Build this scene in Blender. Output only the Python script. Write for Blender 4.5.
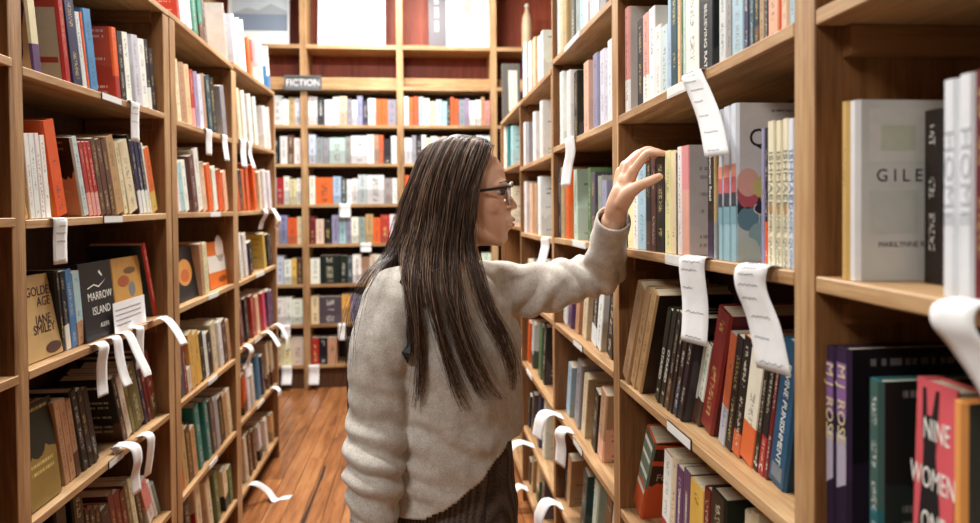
import bpy, bmesh, math, random
from mathutils import Vector, Matrix, noise
random.seed(7)
for o in list(bpy.data.objects): bpy.data.objects.remove(o)
S = bpy.context.scene
C = S.collection
PI = math.pi

# ------------------------------------------------------------------ camera
F, CX, CY, CAMZ = 672.0, 490.0, 221.23, 1.42
YAW, PITCH, ROLL = 0.0997, 0.0187, -0.0087
def cam_axes():
    fw = Vector((math.sin(YAW)*math.cos(PITCH), math.cos(YAW)*math.cos(PITCH), -math.sin(PITCH)))
    rt = Vector((math.cos(YAW), -math.sin(YAW), 0)); up = rt.cross(fw)
    c, s = math.cos(ROLL), math.sin(ROLL)
    return c*rt+s*up, -s*rt+c*up, fw
RT, UP, FW = cam_axes()
cam = bpy.data.cameras.new('camera')
cam.sensor_width = 36; cam.lens = F/980*36
cam.shift_y = -(261.5-CY)/980
cam.clip_start = .05
cam.dof.use_dof = True; cam.dof.focus_distance = 1.40; cam.dof.aperture_fstop = 3.2
camo = bpy.data.objects.new('camera', cam); C.objects.link(camo)
m = Matrix((RT, UP, -FW)).transposed().to_4x4(); m.translation = (0, 0, CAMZ)
camo.matrix_world = m
S.camera = camo

# ------------------------------------------------------------------ light
S.view_settings.view_transform = 'Standard'; S.view_settings.look = 'None'
S.view_settings.gamma = 1; S.view_settings.use_curve_mapping = False
S.view_settings.exposure = 0.0
W = bpy.data.worlds.new('world'); S.world = W; W.use_nodes = True
W.node_tree.nodes['Background'].inputs[0].default_value = (1.0, .97, .93, 1)
W.node_tree.nodes['Background'].inputs[1].default_value = 0.35
LAMPS = [(-1.35, -.9, 3.3, 70), (-.62, 1.4, 3.3, 56), (-.30, 3.2, 3.3, 95), (-.15, 4.7, 3.5, 78)]  # first one is an unseen lamp added to brighten camera-facing covers

# ------------------------------------------------------------------ pixel helpers (directions only; depth always from a plane)
def proj(P):
    d = Vector(P)-Vector((0, 0, CAMZ)); q = d.dot(FW)
    return CX+F*d.dot(RT)/q, CY-F*d.dot(UP)/q
def y_at(x, X, Z):          # depth along the aisle where a point on the line (X, ?, Z) shows at column x
    k = (x-CX)/F
    n = RT-k*FW
    return -(n.x*X+n.z*(Z-CAMZ))/n.y
def z_at(y, X, Y):          # height where a point of the upright (X, Y, ?) shows at row y
    k = (CY-y)/F
    n = UP-k*FW
    return CAMZ-(n.x*X+n.y*Y)/n.z
def at(x, y, Y):            # point on the plane of depth Y
    d = RT*((x-CX)/F)+UP*((CY-y)/F)+FW
    return Vector((0, 0, CAMZ))+d*(Y/d.y)
def lin(r, g, b):
    f = lambda c: ((c/255+.055)/1.055)**2.4 if c/255 > .04045 else c/255/12.92
    return (f(r), f(g), f(b), 1)

# ------------------------------------------------------------------ object helpers
def tag(o, label=None, cat=None, group=None, kind=None):
    if label: o['label'] = label
    if cat: o['category'] = cat
    if group: o['group'] = group
    if kind: o['kind'] = kind
    return o
def link(o, parent=None):
    C.objects.link(o)
    if parent is not None: o.parent = parent
    return o
def empty(name, loc=(0, 0, 0), rot=(0, 0, 0), **k):
    o = bpy.data.objects.new(name, None); o.location = loc; o.rotation_euler = rot
    o.empty_display_size = .05
    link(o); return tag(o, **k)
class MB:
    def __init__(s): s.v = []; s.f = []; s.m = []; s.uv = []; s.at = []; s.sm = []
    def add(s, verts, faces, mi=0, xf=None, uv=None, at=None, smooth=False):
        b = len(s.v)
        s.v += [tuple(xf @ Vector(p)) if xf else tuple(p) for p in verts]
        for i, f in enumerate(faces):
            s.f.append([b+k for k in f]); s.m.append(mi if isinstance(mi, int) else mi[i])
            s.uv.append(uv[i] if uv else None); s.at.append(at); s.sm.append(smooth)
    def box(s, x0, x1, y0, y1, z0, z1, mi=0, xf=None):
        v = [(x, y, z) for z in (z0, z1) for y in (y0, y1) for x in (x0, x1)]
        s.add(v, [(0, 2, 3, 1), (4, 5, 7, 6), (0, 1, 5, 4), (2, 6, 7, 3), (0, 4, 6, 2), (1, 3, 7, 5)], mi, xf)
    def hexa(s, v, mi=0):   # v: 8 corners in the order of box
        s.add(v, [(0, 2, 3, 1), (4, 5, 7, 6), (0, 1, 5, 4), (2, 6, 7, 3), (0, 4, 6, 2), (1, 3, 7, 5)], mi)
    def tube(s, pts, r, n=8, mi=0, cap=True, smooth=True, rad=None):
        pts = [Vector(p) for p in pts]; b = []; up = Vector((0, 0, 1)); prev = None
        rings = []
        for i, p in enumerate(pts):
            t = (pts[min(i+1, len(pts)-1)]-pts[max(i-1, 0)]).normalized()
            if prev is None:
                a = t.orthogonal().normalized()
            else:
                a = (prev-t*prev.dot(t)).normalized()
            prev = a; c = t.cross(a)
            rr = rad[i] if rad else r
            rings.append([p+a*math.cos(2*PI*k/n)*rr+c*math.sin(2*PI*k/n)*rr for k in range(n)])
        v = [q for ring in rings for q in ring]; f = []
        for i in range(len(pts)-1):
            for k in range(n):
                f.append((i*n+k, i*n+(k+1) % n, (i+1)*n+(k+1) % n, (i+1)*n+k))
        if cap:
            f.append(tuple(range(n-1, -1, -1))); f.append(tuple((len(pts)-1)*n+k for k in range(n)))
        s.add(v, f, mi, smooth=smooth)
    def lathe(s, prof, n=16, mi=0, xf=None):
        v = [(r*math.cos(2*PI*k/n), r*math.sin(2*PI*k/n), z) for r, z in prof for k in range(n)]
        f = [(i*n+k, i*n+(k+1) % n, (i+1)*n+(k+1) % n, (i+1)*n+k) for i in range(len(prof)-1) for k in range(n)]
        f.append(tuple(range(n-1, -1, -1))); f.append(tuple((len(prof)-1)*n+k for k in range(n)))
        s.add(v, f, mi, xf, smooth=True)
    def mesh(s, name, mats):
        me = bpy.data.meshes.new(name); me.from_pydata(s.v, [], s.f)
        for mt in (mats if isinstance(mats, (list, tuple)) else [mats]): me.materials.append(mt)
        me.polygons.foreach_set('material_index', s.m)
        me.polygons.foreach_set('use_smooth', s.sm)
        if any(u is not None for u in s.uv):
            ul = me.uv_layers.new(name='UVMap'); flat = []
            for f, u in zip(s.f, s.uv):
                for j in range(len(f)): flat += list(u[j]) if u else [.02, .5]
            ul.data.foreach_set('uv', flat)
        if any(a is not None for a in s.at):
            for ci, nm in enumerate(('Col', 'Col2', 'Ink')):
                a = me.attributes.new(nm, 'FLOAT_COLOR', 'FACE'); flat = []
                for q in s.at: flat += list(q[ci]) if q else [.8, .8, .8, 1]
                a.data.foreach_set('color', flat)
            a = me.attributes.new('prm', 'FLOAT_VECTOR', 'FACE'); flat = []
            for q in s.at: flat += list(q[3]) if q else [0, 0, 0]
            a.data.foreach_set('vector', flat)
        me.update(); return me
    def build(s, name, mats, parent=None, loc=None, rot=None):
        o = bpy.data.objects.new(name, s.mesh(name, mats))
        if loc is not None: o.location = loc
        if rot is not None: o.rotation_euler = rot
        return link(o, parent)

# ------------------------------------------------------------------ materials
class NT:
    def __init__(s, name, rough=.5, spec=.5):
        s.mat = bpy.data.materials.new(name); s.mat.use_nodes = True; s.t = s.mat.node_tree
        s.b = s.t.nodes['Principled BSDF']; s.b.inputs['Roughness'].default_value = rough
        s.b.inputs['Specular IOR Level'].default_value = spec
    def n(s, ty, ins=None, **pr):
        nd = s.t.nodes.new(ty)
        for k, v in pr.items(): setattr(nd, k, v)
        for k, v in (ins or {}).items():
            if hasattr(v, 'is_linked') or hasattr(v, 'links'): s.t.links.new(v, nd.inputs[k])
            else: nd.inputs[k].default_value = v
        return nd
    def m(s, op, a, b=None, c=None):
        nd = s.t.nodes.new('ShaderNodeMath'); nd.operation = op
        for i, v in enumerate((a, b, c)):
            if v is None: continue
            if hasattr(v, 'links'): s.t.links.new(v, nd.inputs[i])
            else: nd.inputs[i].default_value = v
        return nd.outputs[0]
    def mix(s, fac, a, b):
        nd = s.t.nodes.new('ShaderNodeMix'); nd.data_type = 'RGBA'
        for i, v in ((0, fac), (6, a), (7, b)):
            if hasattr(v, 'links'): s.t.links.new(v, nd.inputs[i])
            else: nd.inputs[i].default_value = v
        return nd.outputs[2]
    def ramp(s, fac, stops):
        nd = s.t.nodes.new('ShaderNodeValToRGB'); e = nd.color_ramp.elements
        while len(e) < len(stops): e.new(.5)
        for i, (p, c) in enumerate(stops): e[i].position = p; e[i].color = c
        s.t.links.new(fac, nd.inputs[0]); return nd.outputs[0]
    def col(s, v):
        if hasattr(v, 'links'): s.t.links.new(v, s.b.inputs['Base Color'])
        else: s.b.inputs['Base Color'].default_value = v
    def bump(s, h, strength=.2, dist=.002):
        nd = s.n('ShaderNodeBump', {'Height': h, 'Strength': strength, 'Distance': dist})
        s.t.links.new(nd.outputs[0], s.b.inputs['Normal'])
def plain(name, rgb, rough=.5, nz=.06, scale=60, spec=.5, metal=0):
    t = NT(name, rough, spec); tc = t.n('ShaderNodeTexCoord').outputs['Object']
    nn = t.n('ShaderNodeTexNoise', {'Vector': tc, 'Scale': scale, 'Detail': 3}).outputs[0]
    c = lin(*rgb); lo = tuple(v*(1-nz*2) for v in c[:3])+(1,); hi = tuple(min(1, v*(1+nz*2)) for v in c[:3])+(1,)
    t.col(t.ramp(nn, [(.3, lo), (.7, hi)])); t.b.inputs['Metallic'].default_value = metal
    return t.mat
def wood(name, axis, cols, rough=.5, scl=1.0, spec=.35, bump=.15):
    t = NT(name, rough, spec); tc = t.n('ShaderNodeTexCoord').outputs['Object']
    rnd = t.n('ShaderNodeObjectInfo').outputs['Random']
    off = t.n('ShaderNodeCombineXYZ', {0: t.m('MULTIPLY', rnd, 7.3), 1: t.m('MULTIPLY', rnd, 3.1), 2: t.m('MULTIPLY', rnd, 5.7)}).outputs[0]
    sc = [42*scl]*3; sc[axis] = 2.6*scl
    v = t.n('ShaderNodeVectorMath', {0: tc, 1: off}, operation='ADD').outputs[0]
    mp = t.n('ShaderNodeMapping', {'Vector': v, 'Scale': sc}).outputs[0]
    a = t.n('ShaderNodeTexNoise', {'Vector': mp, 'Scale': 1.0, 'Detail': 6, 'Roughness': .65, 'Distortion': .6}).outputs[0]
    sc2 = [260*scl]*3; sc2[axis] = 14*scl
    mp2 = t.n('ShaderNodeMapping', {'Vector': v, 'Scale': sc2}).outputs[0]
    b = t.n('ShaderNodeTexNoise', {'Vector': mp2, 'Scale': 1.0, 'Detail': 2}).outputs[0]
    big = t.n('ShaderNodeTexNoise', {'Vector': v, 'Scale': 2.2}).outputs[0]
    f = t.m('ADD', t.m('ADD', t.m('MULTIPLY', a, .7), t.m('MULTIPLY', b, .3)), t.m('MULTIPLY', t.m('SUBTRACT', big, .5), .35))
    f = t.m('ADD', f, t.m('MULTIPLY', t.m('SUBTRACT', rnd, .5), .12))
    t.col(t.ramp(f, [(.3, lin(*cols[0])), (.5, lin(*cols[1])), (.68, lin(*cols[2]))]))
    t.bump(f, bump, .003)
    return t.mat
OAK = [(132, 95, 60), (180, 140, 97), (206, 172, 128)]
M_oak = [wood('oak_x', 0, OAK), wood('oak_y', 1, OAK), wood('oak_z', 2, OAK)]
M_darkoak = [wood('dark_oak_%s' % 'xyz'[a], a, [(92, 58, 32), (128, 86, 50), (150, 106, 66)]) for a in range(3)]  # darker oak tone for the uprights' side faces and the cleats
M_backing = wood('dark_backing', 2, [(62, 38, 24), (84, 54, 34), (100, 66, 42)], .6)
M_redback = wood('red_backing', 2, [(112, 50, 36), (150, 70, 48), (168, 86, 60)], .55, .6)
M_floor = wood('floor_plank', 1, [(104, 62, 34), (160, 102, 58), (190, 132, 84)], .30, .8, .5, .08)
M_gap = plain('floor_gap', (46, 26, 16), .8)
M_wall = plain('plaster', (150, 138, 120), .8)
M_paper = plain('slip_paper', (240, 240, 240), .6, .02)
M_labelframe = plain('label_frame', (34, 32, 30), .5)
M_label = plain('label_card', (232, 232, 228), .6, .02)
M_white = plain('page_white', (224, 216, 198), .8, .08, 300)
M_pages = None
def pages_mat():
    t = NT('page_edges', .85, .2); tc = t.n('ShaderNodeTexCoord').outputs['Object']
    mp = t.n('ShaderNodeMapping', {'Vector': tc, 'Scale': (900, 4, 4)}).outputs[0]
    a = t.n('ShaderNodeTexNoise', {'Vector': mp, 'Scale': 1, 'Detail': 2}).outputs[0]
    t.col(t.ramp(a, [(.3, lin(188, 172, 142)), (.7, lin(234, 224, 200))])); return t.mat
M_pages = pages_mat()
def print_mat(name, cover):
    # colours come from the mesh: Col ground, Col2 lower field / picture, Ink lettering; prm = (field height, lettering amount, seed)
    t = NT(name, .42, .4)
    A = lambda n: t.n('ShaderNodeAttribute', attribute_name=n)
    col, col2, ink = A('Col').outputs['Color'], A('Col2').outputs['Color'], A('Ink').outputs['Color']
    pr = t.n('ShaderNodeSeparateXYZ', {0: A('prm').outputs['Vector']}).outputs
    uv = t.n('ShaderNodeSeparateXYZ', {0: t.n('ShaderNodeUVMap', uv_map='UVMap').outputs[0]}).outputs
    u, v = uv[0], uv[1]
    sd = t.m('MULTIPLY', pr[2], 37.7)
    if cover:
        # a ragged picture field and rows of unreadable print
        pv = t.n('ShaderNodeCombineXYZ', {0: t.m('ADD', u, sd), 1: v, 2: sd}).outputs[0]
        nz = t.n('ShaderNodeTexNoise', {'Vector': pv, 'Scale': 3.2, 'Detail': 3}).outputs[0]
        pic = t.m('LESS_THAN', t.m('ADD', v, t.m('MULTIPLY', t.m('SUBTRACT', nz, .5), .5)), pr[0])
        base = t.mix(pic, col, col2)
        rows = t.m('LESS_THAN', t.m('FRACT', t.m('MULTIPLY', v, 13)), .42)
        lv = t.n('ShaderNodeCombineXYZ', {0: t.m('ADD', t.m('MULTIPLY', u, 34), sd), 1: t.m('FLOOR', t.m('MULTIPLY', v, 13)), 2: sd}).outputs[0]
        big = t.n('ShaderNodeTexNoise', {'Vector': t.n('ShaderNodeCombineXYZ', {0: sd, 1: t.m('FLOOR', t.m('MULTIPLY', v, 13)), 2: sd}).outputs[0], 'Scale': 1.7}).outputs[0]
        let = t.m('GREATER_THAN', t.n('ShaderNodeTexNoise', {'Vector': lv, 'Scale': 1.0, 'Detail': 1}).outputs[0], .47)
        ok = t.m('MULTIPLY', t.m('GREATER_THAN', u, .14), t.m('LESS_THAN', u, .86))
        sel = t.m('GREATER_THAN', big, .56)
        msk = t.m('MULTIPLY', t.m('MULTIPLY', rows, let), t.m('MULTIPLY', ok, sel))
    else:
        base = t.mix(t.m('LESS_THAN', v, pr[0]), col, col2)
        lv = t.n('ShaderNodeCombineXYZ', {0: t.m('MULTIPLY', u, 5), 1: t.m('ADD', t.m('MULTIPLY', v, 62), sd), 2: sd}).outputs[0]
        let = t.m('GREATER_THAN', t.n('ShaderNodeTexNoise', {'Vector': lv, 'Scale': 1.0, 'Detail': 1}).outputs[0], .53)
        bv = t.n('ShaderNodeCombineXYZ', {0: sd, 1: t.m('MULTIPLY', v, 5), 2: sd}).outputs[0]
        word = t.m('GREATER_THAN', t.n('ShaderNodeTexNoise', {'Vector': bv, 'Scale': 1.0, 'Detail': 0}).outputs[0], .46)
        ok = t.m('MULTIPLY', t.m('GREATER_THAN', u, .33), t.m('LESS_THAN', u, .67))
        ok = t.m('MULTIPLY', ok, t.m('MULTIPLY', t.m('GREATER_THAN', v, .07), t.m('LESS_THAN', v, .92)))
        msk = t.m('MULTIPLY', t.m('MULTIPLY', let, word), ok)
    base = t.mix(t.m('MULTIPLY', msk, pr[1]), base, ink)
    tc = t.n('ShaderNodeTexCoord').outputs['Object']
    w = t.n('ShaderNodeTexNoise', {'Vector': tc, 'Scale': 25, 'Detail': 4}).outputs[0]
    hs = t.n('ShaderNodeHueSaturation', {'Value': t.m('ADD', t.m('MULTIPLY', w, .3), .85), 'Color': base})
    t.col(hs.outputs[0]); return t.mat
M_spine = print_mat('book_spine', False); M_cover = print_mat('book_cover', True)
_mc = {}
def flat(rgb, rough=.45):
    k = (rgb, rough)
    if k not in _mc: _mc[k] = plain('print_%02x%02x%02x' % rgb, rgb, rough, .02)
    return _mc[k]
# lettering: default vector font turned into mesh, local x = reading direction, z = up, facing -y
def text_mesh(txt, size, align='CENTER'):
    cu = bpy.data.curves.new('lettering', 'FONT'); cu.body = txt; cu.size = size; cu.align_x = align; cu.align_y = 'CENTER'
    cu.extrude = .00015; cu.resolution_u = 3
    o = bpy.data.objects.new('tmp', cu); C.objects.link(o)
    bpy.context.view_layer.update()
    me = bpy.data.meshes.new_from_object(o.evaluated_get(bpy.context.evaluated_depsgraph_get()))
    bpy.data.objects.remove(o); bpy.data.curves.remove(cu); me.name = 'lettering'
    return me
def letter(txt, size, parent, mat, loc, rot, name='lettering', sx=1.0, bold=0):
    me = text_mesh(txt, size); me.materials.clear(); me.materials.append(mat)
    o = bpy.data.objects.new(name, me); o.location = loc; o.rotation_euler = rot; o.scale = (sx, 1, 1)
    return link(o, parent)
# ------------------------------------------------------------------ layout
XL, XR = -.8376, .4696            # front planes of the two side cases
YP = dict(A=1.5247, B=2.3145, C=3.1252, D=3.9576, E=.8141, F=1.5926, G=2.3941, H=3.2131)
YP['Z'] = YP['A']-.79             # post before A, outside the view
YP['Y'] = YP['E']-.79
YP['I'] = YP['H']+.79
DEEP = .25; TH = .019
YB = 5.42                         # front of the back case
FLOOR_W = .092
# floor ---------------------------------------------------------------
fb = MB(); fb.box(-3.2, 3.2, -3, 7, -.12, -.004)
floor = fb.build('floor', M_gap); tag(floor, kind='structure')
random.seed(21)
pm = {}
x = -1.12
while x < .86:
    y = -1.6-random.random()*1.4
    while y < 5.9:
        ln = random.choice((1.2, 1.6, 2.0, 2.4))
        if y+ln > .3:
            if ln not in pm:
                b = MB(); w = FLOOR_W-.0025
                b.add([(0, 0, -.02), (w, 0, -.02), (w, ln-.003, -.02), (0, ln-.003, -.02), (0, 0, -.0015), (w, 0, -.0015), (w, ln-.003, -.0015), (0, ln-.003, -.0015),
                       (.002, .002, 0), (w-.002, .002, 0), (w-.002, ln-.005, 0), (.002, ln-.005, 0)],
                      [(0, 3, 2, 1), (0, 1, 5, 4), (1, 2, 6, 5), (2, 3, 7, 6), (3, 0, 4, 7), (4, 5, 9, 8), (5, 6, 10, 9), (6, 7, 11, 10), (7, 4, 8, 11), (8, 9, 10, 11)])
                pm[ln] = b.mesh('plank', M_floor)
            o = bpy.data.objects.new('plank', pm[ln]); o.location = (x, y, random.uniform(-.0012, 0)); link(o, floor)
        y += ln
    x += FLOOR_W
def fl0(x, y):
    d = RT*((x-CX)/F)+UP*((CY-y)/F)+FW; return Vector((0, 0, CAMZ))+d*(-CAMZ/d.z)
cr = [fl0(*p) for p in ((325, 466), (322, 476), (317, 488), (311, 503), (304, 520), (300, 530))]; wc = (.012, .016, .009, .012, .018, .016)
b = MB(); b.add([(p.x+s*w_/2, p.y, .0006) for p, w_ in zip(cr, wc) for s in (-1, 1)], [(2*i, 2*i+1, 2*i+3, 2*i+2) for i in range(5)]); b.build('filled_split', M_gap, floor)
# room shell ------------------------------------------------------------
for nm, a in (('wall_back', (-3.2, 3.2, YB+.40, YB+.5, 0, 3.75)), ('wall_left', (-3.3, -3.2, -3, 7, 0, 3.75)), ('wall_front', (-3.2, 3.2, -3.1, -3, 0, 3.75)), ('wall_right', (3.2, 3.3, -3, 7, 0, 3.75)), ('ceiling', (-3.3, 3.3, -3, 7, 3.75, 3.85))):
    b = MB(); b.box(*a); tag(b.build(nm, M_wall), kind='structure')
# ceiling lamps -----------------------------------------------------------
M_lampcase = plain('lamp_case', (210, 210, 205), .4)
lt = NT('lamp_tube'); lt.b.inputs['Emission Color'].default_value = (1, .95, .87, 1); lt.b.inputs['Emission Strength'].default_value = 6
for i, (lx, ly, lz, pw) in enumerate(LAMPS):
    r = empty('ceiling_lamp', (lx, ly, lz), label='long white fluorescent ceiling lamp hung above the ' + ['neighbouring aisle', 'aisle by the woman', 'aisle beyond the woman', 'back shelves'][i], cat='lamp', group='lamps above the aisle')
    b = MB(); b.box(-.5, .5, -.09, .09, .02, .07); b.box(-.51, -.5, -.1, .1, -.03, .07); b.box(.5, .51, -.1, .1, -.03, .07); b.build('housing', M_lampcase, r)
    for s in (-1, 1):
        b = MB(); b.tube([(-.49, s*.045, 0), (.49, s*.045, 0)], .013, 10); b.build('tube', lt.mat, r)
        b = MB(); b.tube([(s*.4, 0, .07), (s*.4, 0, 3.75-lz)], .006, 6); b.build('rod', M_lampcase, r)
    l = bpy.data.lights.new('lamp_light', 'AREA'); l.shape = 'RECTANGLE'; l.size = 1.0; l.size_y = .2; l.energy = pw; l.color = (1, .975, .94)
    lo = bpy.data.objects.new('lamp_light', l); lo.location = (0, 0, -.035); link(lo, r)
# bookcases ---------------------------------------------------------------
SHELF = {}      # (bay,row) -> (z at near end, z at far end) of the board's top, y near, y far
def board(case, side, y0, y1, z0, z1, name='shelf_board', th=TH, front=0.0, deep=DEEP):
    X = XL if side == 'L' else XR; s = -1 if side == 'L' else 1
    xa, xb = X-s*front, X+s*deep
    if xa > xb: xa, xb = xb, xa
    b = MB()
    b.hexa([(xa, y0, z0-th), (xb, y0, z0-th), (xa, y1, z1-th), (xb, y1, z1-th), (xa, y0, z0), (xb, y0, z0), (xa, y1, z1), (xb, y1, z1)])
    o = b.build(name, M_oak[1], case); o.modifiers.new('b', 'BEVEL').width = .0015; return o
def upright(case, side, y0, y1, ztop, name='upright', front=0.0):
    X = XL if side == 'L' else XR; s = -1 if side == 'L' else 1
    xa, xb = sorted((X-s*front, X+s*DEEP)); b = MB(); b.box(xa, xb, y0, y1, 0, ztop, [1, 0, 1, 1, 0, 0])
    o = b.build(name, [M_oak[2], M_darkoak[2]], case); o.modifiers.new('b', 'BEVEL').width = .0015; return o
def cleat(case, side, y, dirn, z, inset=.035):
    X = XL if side == 'L' else XR; s = -1 if side == 'L' else 1
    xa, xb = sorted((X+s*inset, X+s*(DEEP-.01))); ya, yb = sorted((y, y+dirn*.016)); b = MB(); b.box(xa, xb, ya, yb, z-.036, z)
    return b.build('cleat', M_darkoak[0], case)
def backpanel(case, side, y0, y1, ztop, z0=.02):
    X = XL if side == 'L' else XR; s = -1 if side == 'L' else 1
    xa, xb = sorted((X+s*DEEP, X+s*(DEEP+.008))); b = MB(); b.box(xa, xb, y0, y1, z0, ztop)
    return b.build('back_panel', M_backing, case)
def kick(case, side, y0, y1, ztop):
    X = XL if side == 'L' else XR; s = -1 if side == 'L' else 1
    xa, xb = sorted((X+s*.05, X+s*.068)); b = MB(); b.box(xa, xb, y0, y1, 0, ztop)
    return b.build('toe_kick', M_backing, case)
# rows: bottom edge of the boards' fronts in the photo at the near and far end of each bay: (x, y) pairs, None = regular height
LROW = {1: 2.0915, 2: 1.738, 3: 1.4096, 4: 1.0833, 5: .7535, 6: .425, 7: .1117}
RROW = {-1: 2.26, 0: 1.936, 1: 1.6482, 2: 1.3316, 3: 1.0022, 4: .6839, 5: .37, 6: .1}
EDGE = {  # (bay,row): (y px near end, y px far end) of the lower front edge
 ('L1', 1): (None, 12), ('L1', 2): (75.3, 119), ('L1', 3): (229, 219), ('L1', 4): (380, 320.6), ('L1', 5): (None, 419), ('L1', 6): (None, 516),
 ('L2', 2): (125, 143), ('L2', 3): (218, 216), ('L2', 4): (313.5, 288), ('L2', 5): (408, 363), ('L2', 6): (503, 435), ('L2', 7): (None, 503),
 ('L3', 1): (68, 95), ('L2', 1): (20, 68), ('L3', 2): (143, 154), ('L3', 3): (216, 213), ('L3', 4): (287, 268), ('L3', 5): (354, 327), ('L3', 6): (427, 386), ('L3', 7): (500, 440),
 ('R2', 1): (37, 124), ('R2', 2): (286, 255.5), ('R2', 3): (None, 387), ('R2', 4): (None, 516),
 ('R1', 1): (None, 26), ('R1', 2): (None, 292),
 ('R3', 0): (5, 65), ('R3', 1): (127, 153), ('R3', 2): (253, 243), ('R3', 3): (379, 328), ('R3', 4): (504, 415),
 ('R4', 0): (74, 105), ('R4', 1): (158, 171), ('R4', 2): (244, 236), ('R4', 3): (325, 300)}
BAYS = {'L0': ('L', 'Z', 'A'), 'L1': ('L', 'A', 'B'), 'L2': ('L', 'B', 'C'), 'L3': ('L', 'C', 'D'),
        'R1': ('R', 'Y', 'E'), 'R2': ('R', 'E', 'F'), 'R3': ('R', 'F', 'G'), 'R4': ('R', 'G', 'H'), 'R5': ('R', 'H', 'I')}
PT = {'A': .029, 'B': .041, 'C': .019, 'D': .022, 'Z': .029, 'E': .030, 'F': .018, 'G': .019, 'H': .019, 'I': .02, 'Y': .02}
PY = {}
for k, yc in YP.items():
    PY[k] = (yc-PT[k]/2, yc+PT[k]/2)
# exact faces of the posts that frame the near bays
PY['E'] = (y_at(815, XR, 1.42), y_at(794, XR, 1.42))
PY['F'] = (y_at(618.7, XR, 1.42), y_at(612.6, XR, 1.42))
PY['A'] = (y_at(12, XL, 1.42), y_at(25.5, XL, 1.42))
PY['B'] = (y_at(166.3, XL, 1.42), y_at(178, XL, 1.42))
PY['C'] = (y_at(233.5, XL, 1.42), y_at(238, XL, 1.42))
case_l1 = empty('bookcase', (XL-.12, PY['A'][0], 0), label='oak bookcase behind the woman ending at the doubled upright', cat='bookcase')
case_l2 = empty('bookcase', (XL-.12, PY['C'][0], 0), label='oak bookcase behind the woman standing next to the back shelves', cat='bookcase')
case_r = empty('bookcase', (XR+.12, PY['F'][0], 0), label='long oak bookcase the woman is reaching into', cat='bookcase')
case_r2 = empty('bookcase', (XR+.12, PY['H'][0], 0), label='lower oak bookcase past the woman with books standing on its top', cat='bookcase')
def bay(case, nm):
    side, a, b = BAYS[nm]; X = XL if side == 'L' else XR
    y0, y1 = PY[a][1], PY[b][0]
    rows = LROW if side == 'L' else RROW
    for r, z in rows.items():
        if r == -1 and nm in ('R4', 'R5'): continue
        e = EDGE.get((nm, r), (None, None))
        zn = z_at(e[0], X, y0)+TH if e[0] is not None else None
        zf = z_at(e[1], X, y1)+TH if e[1] is not None else None
        if zn is None and zf is None: zn = zf = z
        if zn is None: zn = zf+(.004 if r % 2 else -.003)
        if zf is None: zf = zn
        SHELF[(nm, r)] = (zn, zf, y0, y1)
        if (side == 'L' and r == 1) or (r == 0 and nm in ('R4', 'R5')):      # the top board lies over the posts
            yy1 = PY[b][0]+(PY[b][1]-PY[b][0])/2 if nm not in ('L3', 'R5') else PY[b][1]
            yy0 = PY[a][0]+(PY[a][1]-PY[a][0])/2 if nm != 'R4' else PY['G'][1]+.001
            board(case, side, yy0+.0006, yy1-.0006, zn, zf, 'top_board'); 
        else:
            ov = .011 if nm == 'L0' else 0
            board(case, side, y0+.0008, y1-.0008+ov, zn, zf, front=.0015 if nm == 'L0' else 0)
        for ye, dr, zz in ((y0, 1, zn), (y1, -1, zf)):
            cleat(case, side, ye, dr, zz-TH-.001)
    backpanel(case, side, y0-.01, y1+.01, 2.07 if side == 'L' else 1.9 if nm in ('R4', 'R5') else 2.58)
    kick(case, side, y0, y1, rows[max(rows)]-TH)
for nm in ('L0', 'L1'): bay(case_l1, nm)
for nm in ('L2', 'L3'): bay(case_l2, nm)
for nm in ('R1', 'R2', 'R3'): bay(case_r, nm)
PY['G'] = (PY['G'][0], PY['G'][1]+.022)
for nm in ('R4', 'R5'): bay(case_r2, nm)
PY['G'] = (PY['G'][0], PY['G'][1]-.022)
def ltop(y):
    best = [v for k, v in SHELF.items() if k[1] == 1 and k[0] in ('L0', 'L1', 'L2', 'L3')]
    v = min(best, key=lambda q: abs((q[2]+q[3])/2-y)); t = (y-v[2])/(v[3]-v[2]); return v[0]+(v[1]-v[0])*t-TH-.0008
bm_ = (PY['B'][0]+PY['B'][1])/2
upright(case_l1, 'L', *PY['Z'], LROW[1]-TH-.001); upright(case_l1, 'L', *PY['A'], ltop(YP['A'])-.002)
upright(case_l1, 'L', PY['B'][0], bm_-.005, ltop(PY['B'][0])-.003)
upright(case_l2, 'L', bm_+.005, PY['B'][1], ltop(PY['B'][1])-.003)
upright(case_l2, 'L', *PY['C'], ltop(PY['C'][0])-.004); upright(case_l2, 'L', *PY['D'], ltop(PY['D'][0])-.004)
for k in 'YEFG': upright(case_r, 'R', *PY[k], 2.6)
rt = lambda y: (lambda v: v[0]+(v[1]-v[0])*(y-v[2])/(v[3]-v[2])-TH-.002)(SHELF[('R4' if y < PY['H'][0]+.005 else 'R5', 0)])
upright(case_r2, 'R', PY['G'][1]+.001, PY['G'][1]+.021, rt(PY['G'][1]+.01)-.003); upright(case_r2, 'R', *PY['H'], rt(PY['H'][0])-.003); upright(case_r2, 'R', *PY['I'], rt(PY['I'][0])-.003)
b = MB(); b.box(XR-.01, XR+DEEP+.01, PY['Y'][0]-.01, PY['G'][1], 2.6, 2.625); b.build('top_board', M_oak[1], case_r)
# parts were built in world coordinates: keep them there under their case
def rebase(root):
    for ch in root.children:
        ch.location = Vector(ch.location)-Vector(root.location)
for c in (case_l1, case_l2, case_r, case_r2): rebase(c)
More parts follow.
